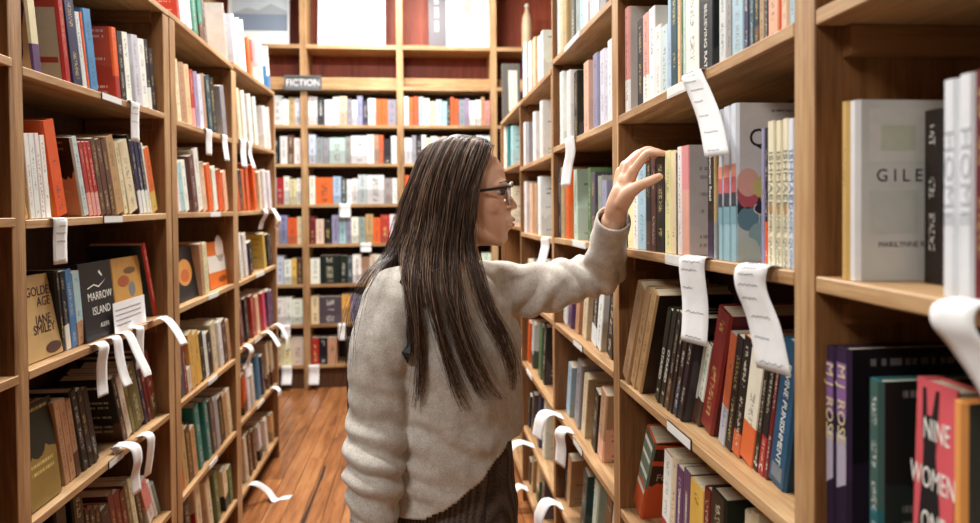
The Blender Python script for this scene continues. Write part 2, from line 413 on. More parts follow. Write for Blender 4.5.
# back case ------------------------------------------------------------------
case_b = empty('bookcase', (-.6, YB+.13, 0), label='tall oak shelves across the back with pictures on the ledge', cat='bookcase')
BX = []; 
x304 = at(304.4, 150, YB).x; x400 = at(400.6, 150, YB).x; WB = x400-x304
for k in range(-2, 4): BX.append(x304+WB*k)
BXR = BX[-1]
PW = .050
BROWS = [at(350, y, YB).z for y in (125, 163.5, 204, 243.5, 283.5, 323.5, 364)]
Z_HALF, Z_SH0, Z_LEDGE = at(350, 88, YB).z, at(350, 86, YB).z, at(350, 45, YB).z
ZTOPB = 3.5
for k, xx in enumerate(BX):
    b = MB(); b.box(xx-PW/2, xx+PW/2, YB-.002, YB+.28, 0, ZTOPB); b.build('upright', M_oak[2], case_b)
for k in range(len(BX)-1):
    xa, xb = BX[k]+PW/2, BX[k+1]-PW/2
    for z in BROWS:
        b = MB(); b.box(xa, xb, YB, YB+.28, z-.024, z); b.build('shelf_board', M_oak[0], case_b)
    b = MB(); b.box(xa, xb, YB, YB+.28, Z_SH0-.03, Z_SH0); b.build('shelf_board', M_oak[0], case_b)
    b = MB(); b.box(xa, xb, YB+.10, YB+.12, Z_SH0, Z_SH0+.085); b.build('ledge_strip', M_oak[0], case_b)
    b = MB(); b.box(xa, xb, YB, YB+.28, Z_LEDGE-.03, Z_LEDGE); b.build('shelf_board', M_oak[0], case_b)
    b = MB(); b.box(xa, xb, YB+.26, YB+.278, Z_LEDGE, Z_LEDGE+.07); b.build('ledge_strip', M_oak[0], case_b)
    b = MB(); b.box(xa-.02, xb+.02, YB+.28, YB+.29, Z_SH0, ZTOPB); b.build('back_panel', M_redback, case_b)
    b = MB(); b.box(xa-.02, xb+.02, YB+.28, YB+.29, .05, Z_SH0); b.build('back_panel', M_backing, case_b)
    b = MB(); b.box(xa, xb, YB+.04, YB+.06, 0, BROWS[-1]-.024); b.build('toe_kick', M_backing, case_b)
rebase(case_b)
# ------------------------------------------------------------------ books
PAL = {'w': (236, 236, 232), 'c': (224, 210, 178), 'p': (206, 210, 216), 'g': (150, 152, 152), 'G': (78, 78, 80), 'k': (30, 29, 30), 'n': (40, 44, 76),
       'b': (72, 132, 180), 'B': (170, 204, 216), 't': (44, 124, 116), 'T': (26, 70, 78), 'r': (176, 48, 42), 'R': (112, 36, 36), 'o': (226, 96, 36),
       'O': (232, 186, 152), 'y': (222, 180, 88), 'Y': (236, 224, 176), 'e': (84, 112, 74), 'E': (112, 106, 62), 'm': (194, 216, 204), 'v': (92, 62, 112),
       'V': (152, 148, 178), 'u': (92, 62, 46), 'U': (186, 150, 110), 'i': (226, 152, 150), 'I': (216, 84, 104)}
CN = {'w': 'white', 'c': 'cream', 'p': 'pale grey', 'g': 'grey', 'G': 'charcoal', 'k': 'black', 'n': 'navy', 'b': 'blue', 'B': 'light blue', 't': 'teal', 'T': 'dark teal',
      'r': 'red', 'R': 'maroon', 'o': 'orange', 'O': 'peach', 'y': 'yellow', 'Y': 'pale yellow', 'e': 'green', 'E': 'olive', 'm': 'mint', 'v': 'purple', 'V': 'lavender',
      'u': 'brown', 'U': 'tan', 'i': 'pink', 'I': 'hot pink'}
def lum(c): return .3*c[0]+.59*c[1]+.11*c[2]
def jit(c, a=10): return tuple(max(8, min(245, v+random.randint(-a, a))) for v in c)
def ink_for(c):
    return random.choice(((34, 30, 32), (60, 50, 60), (120, 50, 40), (40, 60, 90))) if lum(c) > 120 else random.choice(((236, 234, 226), (230, 220, 190), (226, 200, 120)))
def attr(c1, c2, field=.0, text=.85, seed=None):
    return (lin(*c1), lin(*c2), lin(*ink_for(c1)), (field, text, random.random() if seed is None else seed))
def cover_geo(mb, t, d, h, hard, a_sp, a_cv, xf=None):
    b = min(.0026 if hard else .0008, t*.2); r = min(.004 if hard else .0015, t*.3)
    P = [(0, d), (0, r*1.2), (r, 0), (t-r, 0), (t, r*1.2), (t, d), (t-b, d), (t-b, b+r*.6), (b, b+r*.6), (b, d)]
    n = len(P); V = [(x, y, 0) for x, y in P]+[(x, y, h) for x, y in P]
    F_, UVs, MI, AT = [], [], [], []
    L = (r/t, 1-r/t)
    for i in range(n-1):
        f = (i, i+1, n+i+1, n+i); F_.append(f)
        if i in (1, 2, 3):
            us = {1: (0, L[0]), 2: L, 3: (L[1], 1)}[i]; MI.append(0); UVs.append([(us[0], 0), (us[1], 0), (us[1], 1), (us[0], 1)])
        elif i == 0: MI.append(1); UVs.append([(0, 0), (1, 0), (1, 1), (0, 1)])
        elif i == 4: MI.append(1); UVs.append([(0, 0), (1, 0), (1, 1), (0, 1)])
        else: MI.append(0); UVs.append([(.02, .02)]*4)
    F_.append((n-1, 0, n, 2*n-1)); MI.append(0); UVs.append([(.02, .02)]*4)
    caps = [(0, 1, 8, 9), (1, 2, 8), (2, 3, 7, 8), (3, 4, 7), (4, 5, 6, 7)]
    for c in caps:
        F_.append(tuple(n+k for k in c)); MI.append(0); UVs.append([(.02, .02)]*len(c))
        F_.append(tuple(reversed(c))); MI.append(0); UVs.append([(.02, .02)]*len(c))
    for f, u, mi in zip(F_, UVs, MI):
        bs = len(mb.v)
        mb.add([V[k] for k in f], [tuple(range(len(f)))], mi, xf, [u], a_sp if mi == 0 else a_cv)
def pages_geo(mb, t, d, h, hard, mi=0, xf=None):
    b = min(.0026 if hard else .0008, t*.2); e = .003 if hard else .0006
    mb.box(b+.0001, t-b-.0001, b+.003, d-e, e, h-e, mi, xf)
BOOKS = []
def book(t, d, h, loc, rot, c1, c2=None, cov=None, cov2=None, field=.0, cfield=.0, hard=False, text=.85, ctext=.8, label='', group='', name=None):
    c2 = c2 or c1; cov = cov or c1; cov2 = cov2 or c2
    seed = random.random()
    nm = name or ('hardback_book' if hard else 'paperback_book')
    r = empty(nm, loc, rot, label=label, cat='book', group=group)
    mb = MB(); cover_geo(mb, t, d, h, hard, attr(c1, c2, field, text, seed), attr(cov, cov2, cfield, ctext, seed))
    mb.build('cover', [M_spine, M_cover], r)
    pb = MB(); pages_geo(pb, t, d, h, hard); pb.build('page_block', M_pages, r)
    BOOKS.append(r); return r
ORD = ['zeroth', 'first', 'second', 'third', 'fourth', 'fifth', 'sixth', 'seventh', 'eighth', 'ninth', 'tenth', 'eleventh', 'twelfth', 'thirteenth', 'fourteenth', 'fifteenth',
       'sixteenth', 'seventeenth', 'eighteenth', 'nineteenth', 'twentieth', 'twenty-first', 'twenty-second', 'twenty-third', 'twenty-fourth', 'twenty-fifth', 'twenty-sixth', 'twenty-seventh', 'twenty-eighth']
ROWN = {'L': {1: 'topmost', 2: 'overhead', 3: 'shoulder-high', 4: 'waist-high', 5: 'thigh-high', 6: 'knee-high', 7: 'lowest'},
        'R': {0: 'highest', 1: 'overhead', 2: 'shoulder-high', 3: 'waist-high', 4: 'thigh-high', 5: 'knee-high', 6: 'lowest'}}
BAYN = {'L0': 'fourth bay', 'L1': 'third bay', 'L2': 'second bay', 'L3': 'end bay', 'R1': 'fifth bay', 'R2': 'fourth bay', 'R3': 'third bay', 'R4': 'second bay', 'R5': 'end bay'}
def where(bay, row): return '%s shelf, %s %s' % (ROWN[bay[0]][row], BAYN[bay], 'behind the woman' if bay[0] == 'L' else 'before the woman')
def top_z(bay, row, Y):
    zn, zf, y0, y1 = SHELF[(bay, row)]; return zn+(zf-zn)*(Y-y0)/(y1-y0)
OPT = {}     # (bay,row,index) -> dict of overrides
INDEX = {}   # (bay,row,index) -> (root, t, d, h)
def row_of_books(bay, row, x0, spec, inset=.016, dx=0.0, hdef=.205):
    side = bay[0]; s = -1 if side == 'L' else 1
    X = (XL if side == 'L' else XR)+s*inset
    toks = spec.split(); items = []; xa = x0; yt = None; cdx = dx
    for tk in toks:
        q = tk.split(':'); x1 = float(q[0]); cc = q[1]
        if len(q) > 2 and q[2]: yt = float(q[2])
        if len(q) > 3: cdx = float(q[3])
        if cc != '-': items.append((xa, x1, cc, yt, cdx))
        xa = x1
    n = len(items); geo = []
    far_bay = bay in ('L2', 'L3', 'R3', 'R4', 'R5')
    for i, (xa, xb, cc, yt, ddx) in enumerate(items):
        op = OPT.get((bay, row, i), {})
        ins = op.get('inset', inset); Xs = (XL if side == 'L' else XR)+s*ins
        Z0 = SHELF[(bay, row)][0]
        for _ in range(2):
            ya, yb = y_at(xa, Xs, Z0), y_at(xb, Xs, Z0)
            Z0 = top_z(bay, row, (ya+yb)/2)
        ylo, yhi = min(ya, yb), max(ya, yb)
        _, _, b0, b1 = SHELF[(bay, row)]
        if side == 'L' and row == 1: b0 -= .02; b1 += .02
        if row == 0 and bay in ('R4', 'R5'): b1 += .01
        ylo = max(ylo, b0+.001); yhi = min(yhi, b1-.001)
        if yhi-ylo < .004: continue
        ym = (ylo+yhi)/2; lean = 0.0
        h = random.uniform(hdef-.018, hdef+.02) if yt is None else z_at(yt, Xs, ym)-Z0
        if ddx and yt is not None:
            yb_t = y_at((xa+xb)/2+ddx, Xs, Z0+h)
            lean = max(0, min(.26 if far_bay else .5, math.atan2(ym-yb_t, h))); h = h/math.cos(lean)
        up = SHELF.get((bay, row-1))
        room = top_z(bay, row-1, ym)-TH-Z0-.006 if up else .4
        t = (yhi-ylo)*math.cos(lean)-.0006
        if t > .062: t = random.uniform(.044, .058)        # a gap in front of it shows its near cover
        h = max(.09, min(h, .33, (room-abs(math.sin(lean))*t)/math.cos(lean)))
        geo.append([i, cc, op, Xs, Z0, yhi-t/math.cos(lean)-.0006, yhi, lean, h, t])
    # books lean towards the near end: no book may cut through its near neighbour or the upright
    pf, pa, ph_ = b0+.001, 0.0, 1.0
    for g in sorted(geo, key=lambda q: q[5]):
        if g[7] > 0:
            zm = min(g[8]*math.cos(g[7]), ph_); lim = math.atan(math.tan(pa)+max(0, g[5]-pf)/zm)
            if lim < g[7]: g[7] = lim
        pf, pa, ph_ = g[5]+g[9]/math.cos(g[7]), g[7], g[8]*math.cos(g[7])
    for i, cc, op, Xs, Z0, ylo, yhi, lean, h, t in geo:
        Z0 = max(top_z(bay, row, ylo), top_z(bay, row, ylo+t/math.cos(lean)))
        d = op.get('d', min(.165, max(.115, h*random.uniform(.62, .68))))
        hard = op.get('hard', (h > .225 or random.random() < .22) and t > .014)
        c1 = op.get('c1', jit(PAL[cc[0]], 7)); c2 = op.get('c2', jit(PAL[cc[1]], 7) if len(cc) > 1 else c1)
        field = op.get('field', .32 if len(cc) > 1 else 0)
        cov = op.get('cov', c1); cov2 = op.get('cov2', c2 if len(cc) > 1 else tuple(int(v*.75+40) for v in c1))
        cf = op.get('cfield', random.choice((.25, .4, .55)))
        look = op.get('look') or ('%s %s' % (CN[cc[0]], 'hardback' if hard else 'paperback'))
        if len(cc) > 1 and not op.get('look'): look = '%s and %s %s' % (CN[cc[0]], CN[cc[1]], 'hardback' if hard else 'paperback')
        k = i+1 if side == 'R' else n-i
        lab = '%s, %s from far end, %s' % (look, ORD[k], where(bay, row))
        if op.get('look'):
            same = sum(1 for kk, vv in OPT.items() if vv.get('look') == look)
            lab = '%s, %s' % (look, where(bay, row).replace(' the woman', ' her')) if same == 1 else '%s, %s in its row, %s shelf' % (look, ORD[k], ROWN[side][row])
        lr = lean if side == 'R' else -lean
        lift = t*math.sin(lr) if lr > 0 else 0
        loc = (Xs, ylo+t/math.cos(lean) if side == 'R' else ylo, Z0+lift+.0004)
        rr = book(t, d, h, loc, (0, lr, -PI/2 if side == 'R' else PI/2), c1, c2, cov, cov2, field, cf, hard, op.get('text', .6), op.get('ctext', .6), lab,
                  'books shelved behind the woman' if side == 'L' else 'books shelved before the woman')
        INDEX[(bay, row, i)] = (rr, t, d, h)
# overrides for the books whose covers or spines can be read ------------------
OPT[('L1', 2, 0)] = dict(hard=True, cov=(222, 208, 176), cov2=(222, 208, 176), ctext=0, text=0, look='cream hardback with a purple ink drawing')
OPT[('L1', 2, 1)] = dict(hard=True, cov=(170, 50, 40), ctext=0, cfield=0, text=.3, look='red-bordered book with a grey panel')
OPT[('L1', 2, 5)], OPT[('L1', 2, 6)] = dict(look='bright blue hardback', hard=True), dict(cov=(196, 74, 40), cov2=(180, 60, 36), cfield=.5, look='rust orange hardback', hard=True)
OPT[('L1', 3, 5)] = dict(cov=(226, 88, 30), cov2=(236, 140, 40), cfield=.35, ctext=0, hard=True, look='large orange hardback')
OPT[('L1', 3, 6)] = dict(cov=(34, 28, 28), cov2=(206, 150, 128), cfield=.5, ctext=.2, look='thin black and pink book with mint spine')
OPT[('L1', 4, 4)] = dict(cov=(46, 52, 54), cov2=(70, 74, 70), cfield=.4, ctext=0, look='red-spined book with dark slate cover')
OPT[('L2', 1, 6)] = dict(cov=(236, 236, 234), cov2=(228, 230, 232), ctext=0, look='big white hardback', hard=True)
OPT[('R2', 1, 0)] = dict(cov=(226, 220, 214), cov2=(226, 220, 214), ctext=0, look='white book with a pink spine', hard=True)
OPT[('R2', 1, 3)] = dict(cov=(232, 230, 224), cov2=(232, 230, 224), ctext=0, d=.14, look='white paperback with grey print at its top edge')
OPT[('R2', 1, 10)] = dict(text=.6); OPT[('R2', 1, 12)] = dict(text=0, look='black paperback with big white spine lettering')
OPT[('R2', 2, 5)] = dict(look='black paperback with white vertical lettering', text=.9)
OPT[('R2', 2, 10)] = dict(cov=(206, 198, 196), cov2=(206, 198, 196), ctext=.45, text=0, field=.6, c2=(226, 170, 150), look='pinkish paperback showing its grey printed back')
OPT[('R2', 2, 11)] = dict(text=0, c2=(54, 40, 60), look='black and plum paperback with white spine title')
for i in (13, 14, 15):
    OPT[('R2', 2, i)] = dict(c1=(226, 232, 240), c2=(150, 186, 196), field=.36, text=.0, hard=True, cov=(222, 216, 210), cov2=(222, 216, 210), ctext=0, d=.15,
                             look='white hardback jacket with blue and coral scallops')
for i in (18, 19, 20):
    OPT[('R2', 2, i)] = dict(c1=(232, 224, 194), text=0, look='cream paperback with grey-green spine lettering', d=.12)
OPT[('R2', 2, 21)] = dict(text=0, field=0, c1=(222, 226, 232), look='whitish paperback with blue spine lettering', d=.12)
OPT[('R2', 2, 16)] = dict(d=.12); OPT[('R2', 2, 17)] = dict(d=.12)
OPT[('R2', 3, 0)] = dict(inset=.004); OPT[('R2', 3, 1)] = dict(inset=.006)
for i in range(5, 9): OPT[('R2', 3, i)] = dict(inset=.02)
OPT[('R2', 3, 2)] = dict(inset=.006, cov=(40, 28, 22), cov2=(56, 38, 28), ctext=0)
for i in (3, 4): OPT[('R2', 3, i)] = dict(inset=.02, text=0, look='black paperback with blocky white lettering')
OPT[('R2', 3, 12)] = dict(c1=(132, 42, 40), cov=(96, 32, 32), cov2=(80, 26, 26), ctext=0, text=.5, hard=True, look='maroon hardback with cream script title')
OPT[('R2', 3, 13)] = dict(c1=(216, 110, 70), c2=(190, 190, 200), field=.35, look='book with a patterned orange and black spine')
OPT[('R2', 3, 15)] = dict(c1=(28, 26, 26), c2=(214, 106, 60), field=.2, look='black book with orange block at the foot')
OPT[('R2', 3, 16)] = dict(c1=(232, 226, 206), c2=(224, 110, 60), field=.35, cov=(228, 214, 120), cov2=(220, 90, 50), cfield=.5)
OPT[('R2', 3, 20)] = dict(c1=(34, 84, 116), cov=(28, 60, 80), cov2=(24, 50, 70), text=0, hard=True, look='blue hardback with large white spine capitals')
OPT[('R2', 4, 0)] = dict(c1=(92, 116, 100), c2=(196, 88, 50), field=.4, text=0, cov=(58, 34, 26), cov2=(206, 88, 44), cfield=.42, ctext=0, hard=True, look='brown, orange and green striped hardback')
OPT[('R2', 4, 3)] = dict(look='plum paperback with white vertical lettering'); OPT[('R2', 4, 4)] = dict(look='plum paperback with white vertical lettering')
OPT[('R1', 2, 0)] = dict(c1=(214, 178, 110), text=.3); OPT[('R1', 2, 1)] = dict(c1=(226, 226, 226), cov=(198, 196, 190), cov2=(198, 196, 190), ctext=0, text=0, d=.14, hard=True, look='pale grey hardback with spaced title capitals')
OPT[('R1', 2, 2)] = dict(inset=.075, cov=(40, 38, 38))
OPT[('R1', 2, 3)] = dict(c1=(230, 234, 238), hard=True, text=0, look='tall white hardback with faint grey spine lettering'); OPT[('R1', 2, 4)] = dict(c1=(230, 234, 238), hard=True, text=0, look='tall white hardback with faint grey spine lettering')
for i in (0, 1): OPT[('R1', 3, i)] = dict(c1=(54, 36, 66), c2=(40, 28, 52), field=.4, text=0, hard=True, cov=(24, 20, 26), cov2=(38, 28, 44), cfield=.5, ctext=.2, look='purple hardback with pale spine capitals')
OPT[('R1', 3, 2)] = dict(c1=(60, 92, 86), c2=(34, 96, 104), field=.4, cov=(18, 26, 24), cov2=(26, 44, 40), cfield=.5, ctext=.2)
OPT[('R1', 3, 3)] = dict(c1=(232, 160, 88), text=0, cov=(70, 74, 70), cov2=(176, 66, 70), cfield=.45, ctext=0, look='book with an orange spine', d=.10)

row_of_books('L0', 4, 6, '17:k:300:-12 22:V:250:-12', .02)
row_of_books('L1', 2, 34, '43:cv:-12:-10 66:- 72:r:5:-9 74:- 83.5:n:1:-11 88:p:18 91:o:17:-9 99.5:b:15 116.5:- 122:or:31:-6 127.5:k:35 133:w:36 143:p:38 149.5:w:43 153:kw:43 157.5:k:52:-5')
row_of_books('L1', 3, 25, '29:y:190:-6 31:- 36:w:135:-8 41.5:w 47:w 52:w:137 57:- 69:o:126:-15 84:- 90:m:141:-13 94:ri:145:-12 98:ri 102:ri 107:u:142 112:u:143 117:u:144 125:U:141 129:c:146 139:c:147 140.5:k:138 144:nw:145 148:nw 151.5:nw 153:w:147 158.5:oy:152:-10')
row_of_books('L1', 4, 63, '67:k:271:-8 72:kw:271 79:b:270 86:BU:272 155:- 161:r:244:-14 167:r:246', .03)
row_of_books('L1', 5, 66, '71:U:396:-13 77:U 82:Uu 84:- 90:k:385:-14 95:k 100:k 124:- 128:ku:372:-13 133:c 137:E:365 146:E 149.5:n:352 153:R:351 160:Ru:352', .03)
row_of_books('L1', 6, 60, '75:ku:470:-12 92:k 97:kr:505 102:kr 107:kr 118:k 123:Rk:487 128:R 133:R 137:E:478 141:c:476 147:k 150:- 156:iw:475 159:w 164:g:478', .03)
row_of_books('L2', 1, 178, '181:r:-10:-10 187:w:-12 193:p:-12 199:t:-10 205:tu:-8 208:u:0 228:- 233:w:8:-8')
row_of_books('L3', 1, 233, '238:p:18:-8 243:w:22 247:w:24 252:o:40:-7 258:iw:42 264:w:45 271:wb:48')
row_of_books('L2', 2, 178, '182:Y:62:-5 188:U:66 193:O:68 197:ri:73 201:V:75 205:p:78 208:U:77 214:T:79 218:k:82 228:g:88')
row_of_books('L3', 2, 238, '243:c:92:-6 248:w:94 254:w:97 259:w:100 262:- 268:w:108 273:w:110')
row_of_books('L2', 3, 179, '182:w:168:-7 186:B:165 190:w:163 193:- 199:u:158 204:w:152 208:O:165 214:o:166 219:w:169 224:o:172 229:O:173:-5')
row_of_books('L3', 3, 239, '241:o:172:-6 244:ku 247:o 251:o:165 258:o:166:-7 263:c:173 268:w:172 273:w:173')
row_of_books('L2', 4, 203, '206:U:244:-4 210:c')
row_of_books('L3', 4, 239, '244:w:235:-6 249:w 254:ku:243 258:- 267:y:235 271:k:235 276:u:236')
row_of_books('L2', 5, 182, '186:G:337:-6 189:R 193:c:372 198:y:332:-9 203:y 207:k:332 210:w 214:k 219:c:322 225:w:321 229:u:320 232:U 235:cu:319')
row_of_books('L3', 5, 241, '245:R:300:-6 250:k:298 256:r:296 261:O 267:I:293 272:v:291 275:v')
row_of_books('L2', 6, 182, '185:o:445:-7 190:U:425 195:u 199:U 205:t:402 213:t:398 218:G:397 222:g:396 226:k:395 230:U:392 237:c:388')
row_of_books('L3', 6, 242, '248:ou:375:-6 252:w:365 256:w 262:b:355 266:G 271:cu:342 276:cu')
row_of_books('L2', 7, 184, '195:kG:500:-6 205:cr:482 215:c:478 222:e:470 230:Yk:468 236:e:465')
row_of_books('L3', 7, 243, '250:c:436:-6 254:u:430 258:u:428 263:wk:425 269:w:420 275:OU:415')
row_of_books('R2', 1, 625, '629:iw:8 637.5:- 643:k:20 649:iw:14 655:w:8 661:w:26 668:p:26 671:B:-15 677:T 681:O 683:e 686:m:-12 699:w:-15 719:k:-18 726:p 732:g 743:B 749:n 754:T 759:ku 764:U 768:k 778:O:-20 780:o 788:O 789.5:u 795:B', .015)
row_of_books('R2', 2, 628, '633:Y:162 638:w:160 646:B:160 651:ku:158 656:u:157 665:k:157 671:Y:151 676:Y:151 677.5:k:153 682:w:147 689:iO:146 707.5:- 713.5:kv:142 716:Ug:143 718:- 723:wB:110 730.5:wB:107 737:wB:104 761:- 764.5:V:129 767.5:ko:128 774:Y:121.5 776:- 781:Y:121 782.5:- 788:Y:119 793.5:wb:119', .012)
row_of_books('R2', 3, 622, '628.7:U:286:17 630:- 635.5:U:289:17 641:U 654:- 659:k:310:16 664:k 668:ku 672:k 677:kn 682:k:312 688:wu:340:14 693.5:wu 699:wu 700:- 712:R:309:19 717.5:- 724:ow:333:18 731:k:336:18 739:k 752:wy:352:17 757:k:350:18 763:kr:348 767:R:347 784:T:340:17', .04)
row_of_books('R2', 4, 633, '642:eo:426:14 660:- 668:wr:455:13 673:c:457 680:v:470 687:v:472 700:y:483:8 707:R:487 724:k:492:4 740:- 746:c:508 752:c', .03)
row_of_books('R1', 2, 840, '848:y:102 857:w:101 923:- 940:k:110 955.6:w:80 973:w:74 985:R:70', .012)
row_of_books('R1', 3, 821, '834.6:v:347 848:v:348 867:- 880:T:380 950:- 963:O:402', .012)
row_of_books('R3', 0, 554, '560:w:-20 563:O 571:U 576:G 580:g 584:B 590:w 594:p 600:w 606:g')
row_of_books('R3', 1, 560, '567:w:70 574:w:69 584:k:69 593:O:60 600:V:53 605:p:50 608:p:50 612:w:40')
row_of_books('R3', 2, 554, '561:n:167 566:U:167 574:o:170 588:m:168 591:e:168 598:G:172 602:g:176 612:V:180')
row_of_books('R3', 3, 563, '568:w:285:8 575:v 582:U 591:c 596:kw 606:w 612:k', .03)
row_of_books('R3', 4, 566, '574:B:366:10 581:g:362:10 591:c:377:9 597:k:390:9 611:UO:393:8', .03)
row_of_books('R3', 5, 560, '566:kG:470:8 580:U:463:9 590:T:472:10 601:m:480:9 607:u:490 612:c', .03)
row_of_books('R4', 0, 518, '521:w:52 524:B 529:w:40 533:w 538:O:36 541:w 545:w:30')
row_of_books('R4', 1, 521, '527:w:122 533:g:121 540:w:110 545:w:100')
row_of_books('R4', 2, 519, '524:B:190 530:w:181 535:O:183 538:U 545:w:176')
row_of_books('R4', 3, 522, '527:w:262:4 533:c 538:n 543:w 548:U', .025)
row_of_books('R4', 4, 522, '526:c:318:6 531:o:322:6 538:pG:325 542:e 546:k', .025)
row_of_books('R4', 5, 522, '526:o:388:6 531:kn:395 537:G 542:n 547:w', .025)
row_of_books('R4', 6, 522, '526:R:460:6 531:u 536:U 541:Ye 547:G', .025)
row_of_books('R5', 1, 504, '507:w:126 511:t:125 515:B')
row_of_books('R5', 2, 503, '507:w:190 511:B:186 515:c')
# ---- lettering and pictures on the books that can be read
W_, K_, G_ = flat((238, 236, 228)), flat((34, 32, 34)), flat((120, 126, 116))
def spine_text(key, txt, size, mat, v=.5, sx=1.0, u=.5, down=True):
    r, t, d, h = INDEX[key]
    R_ = Matrix.Rotation(PI/2 if down else -PI/2, 3, 'Y') @ Matrix.Rotation(PI/2, 3, 'X')
    return letter(txt, size, r, mat, (t*u, -.0003, h*v), R_.to_euler(), 'spine_lettering', sx)
def cover_text(key, txt, size, mat, u, v, sx=1.0):      # on the near cover of a book in the right-hand case (local x = t face, reading along +y)
    r, t, d, h = INDEX[key]
    return letter(txt, size, r, mat, (t+.0003, d*u, h*v), (PI/2, 0, PI/2), 'cover_lettering', sx)
def disc_pts(cx_, cz, rx, rz, a0=0, a1=2*PI, n=20): return [(cx_+rx*math.cos(a0+(a1-a0)*k/n), cz+rz*math.sin(a0+(a1-a0)*k/n)) for k in range(n+(0 if abs(a1-a0-2*PI) < .01 else 1))]
def printed(root, pts, mat, name, f):
    P3 = [f(*p) for p in pts]; b = MB(); b.add(P3, [tuple(range(len(P3)))]); return b.build(name, mat, root)
def near_face(key, off=.0003):
    r, t, d, h = INDEX[key]; return lambda y, z: (t+off, y, z)
def spine_face(key, off=.0003):
    return lambda x, z: (x, -off, z)
# three cream spines
for i in (18, 19, 20):
    spine_text(('R2', 2, i), 'ISHMAEL', .0135, G_, .60, 1.5); spine_text(('R2', 2, i), 'DANIEL QUINN', .0095, G_, .22, 1.3)
    r, t, d, h = INDEX[('R2', 2, i)]; printed(r, disc_pts(t*.5, h*.395, t*.3, .008), flat((200, 140, 70)), 'emblem', spine_face(None))
spine_text(('R2', 2, 21), 'ISHMAEL', .0135, flat((110, 140, 180)), .6, 1.5); spine_text(('R2', 2, 21), 'DANIEL QUINN', .0095, flat((110, 140, 180)), .22, 1.3)
spine_text(('R2', 2, 11), 'Monument Road', .012, W_, .70, 1.0)
# scallop jackets
for i in (13, 14, 15):
    k = ('R2', 2, i); r, t, d, h = INDEX[k]; sf = spine_face(None)
    for nm, z0, z1, c in (('printed_band', .54, .62, (232, 150, 124)), ('printed_band', .44, .54, (196, 92, 104)), ('printed_band', .35, .44, (52, 58, 70)), ('printed_band', .24, .35, (120, 160, 172))):
        printed(r, [(t*.12, h*z0), (t*.88, h*z0), (t*.88, h*z1), (t*.12, h*z1)], flat(c), nm, sf)
k = ('R2', 2, 15); r, t, d, h = INDEX[k]
nf = lambda o: near_face(k, o)
def band(z0, z1, c, o): printed(r, [(.001, z0), (d-.001, z0), (d-.001, z1), (.001, z1)], flat(c), 'printed_field', nf(o))
band(.001, h*.30, (196, 206, 204), .0002); band(h*.30, h*.42, (52, 52, 58), .0002)
for o, zc, cols, rad in ((.0003, .44, ((196, 96, 106), (228, 130, 100), (232, 170, 150), (214, 120, 120)), .026), (.0004, .50, ((236, 178, 160), (240, 196, 180), (232, 150, 128), (238, 200, 190)), .022)):
    for q in range(4): printed(r, disc_pts(.018+q*.036, h*zc, .018, rad), flat(cols[q]), 'printed_scallop', nf(o))
for row_i, (zc, cs) in enumerate(((.27, ((104, 140, 154), (128, 164, 172))), (.17, ((146, 178, 180), (120, 156, 164))), (.08, ((190, 204, 196), (168, 192, 190))))):
    for q in range(4):
        printed(r, disc_pts((.018 if row_i % 2 == 0 else .036)+q*.036, h*zc, .0175 if q < 3 or row_i % 2 == 0 else .006, h*.075), flat(cs[q % 2]), 'printed_scallop', nf(.0003+.0001*row_i))
printed(r, disc_pts(.037, h*.47, .0115, .016), flat((214, 200, 120)), 'round_sticker', nf(.0007))
cover_text(k, 'SIGNED', .0048, K_, .247, .485); cover_text(k, 'COPY', .0048, K_, .247, .45)
INDEX[k][0].children[-1].location.x += .0005; INDEX[k][0].children[-2].location.x += .0005
o = cover_text(k, 'Q', .040, K_, .235, .775); cover_text(k, '#1 NEW YORK TIMES', .0055, K_, .55, .95); cover_text(k, 'A Z', .012, K_, .62, .88)
def ring(cy_, cz, ry, rz, w, a0, a1): 
    n = 18; return [(cy_+(ry)*math.cos(a0+(a1-a0)*q/n), cz+rz*math.sin(a0+(a1-a0)*q/n)) for q in range(n+1)]+[(cy_+(ry-w)*math.cos(a1+(a0-a1)*q/n), cz+(rz-w)*math.sin(a1+(a0-a1)*q/n)) for q in range(n+1)]
printed(r, ring(.044, h*.335, .018, .011, .002, 2.4, 6.0), flat((226, 222, 216)), 'printed_swash', nf(.0008))
# overhead shelf of her bay
spine_text(('R2', 1, 12), 'LAST BELIEVING RATION', .016, W_, .45)
cover_text(('R2', 1, 3), 'THE LO', .006, K_, .30, .93)
# waist-high shelf
for i in (3, 4): spine_text(('R2', 3, i), 'OTARED', .015, W_, .42, 1.3); spine_text(('R2', 3, i), 'II', .012, W_, .12)
spine_text(('R2', 3, 17), '7', .014, W_, .06, down=True); spine_text(('R2', 3, 18), 'C', .014, W_, .06)
spine_text(('R2', 3, 20), 'DIVINE PUNISHMENT', .0165, W_, .50)
r, t, d, h = INDEX[('R2', 3, 20)]; printed(r, [(t*.2, h*.04), (t*.8, h*.04), (t*.8, h*.14), (t*.2, h*.14)], flat((120, 130, 140)), 'printed_panel', spine_face(None))
# thigh-high shelf
r, t, d, h = INDEX[('R2', 4, 0)]
for z0, z1, c in ((.86, .92, (206, 214, 206)), (.70, .75, (206, 214, 206)), (.50, .56, (206, 214, 206)), (.30, .36, (206, 214, 206)), (.92, 1.0, (70, 80, 74))):
    printed(r, [(t*.1, h*z0), (t*.9, h*z0), (t*.9, h*z1), (t*.1, h*z1)], flat(c), 'printed_band', spine_face(None))
cover_text(('R2', 4, 0), 'FOU', .030, flat((186, 168, 150)), .27, .55, .8)
for z0, z1 in ((.93, .985), (.72, .78)):
    printed(r, [(.002, h*z0), (d-.002, h*(z0-.08)), (d-.002, h*(z1-.08)), (.002, h*z1)], flat((206, 86, 44)), 'printed_stripe', near_face(('R2', 4, 0)))
for i in (3, 4): spine_text(('R2', 4, i), 'UNDERGROUND', .011, W_, .6)
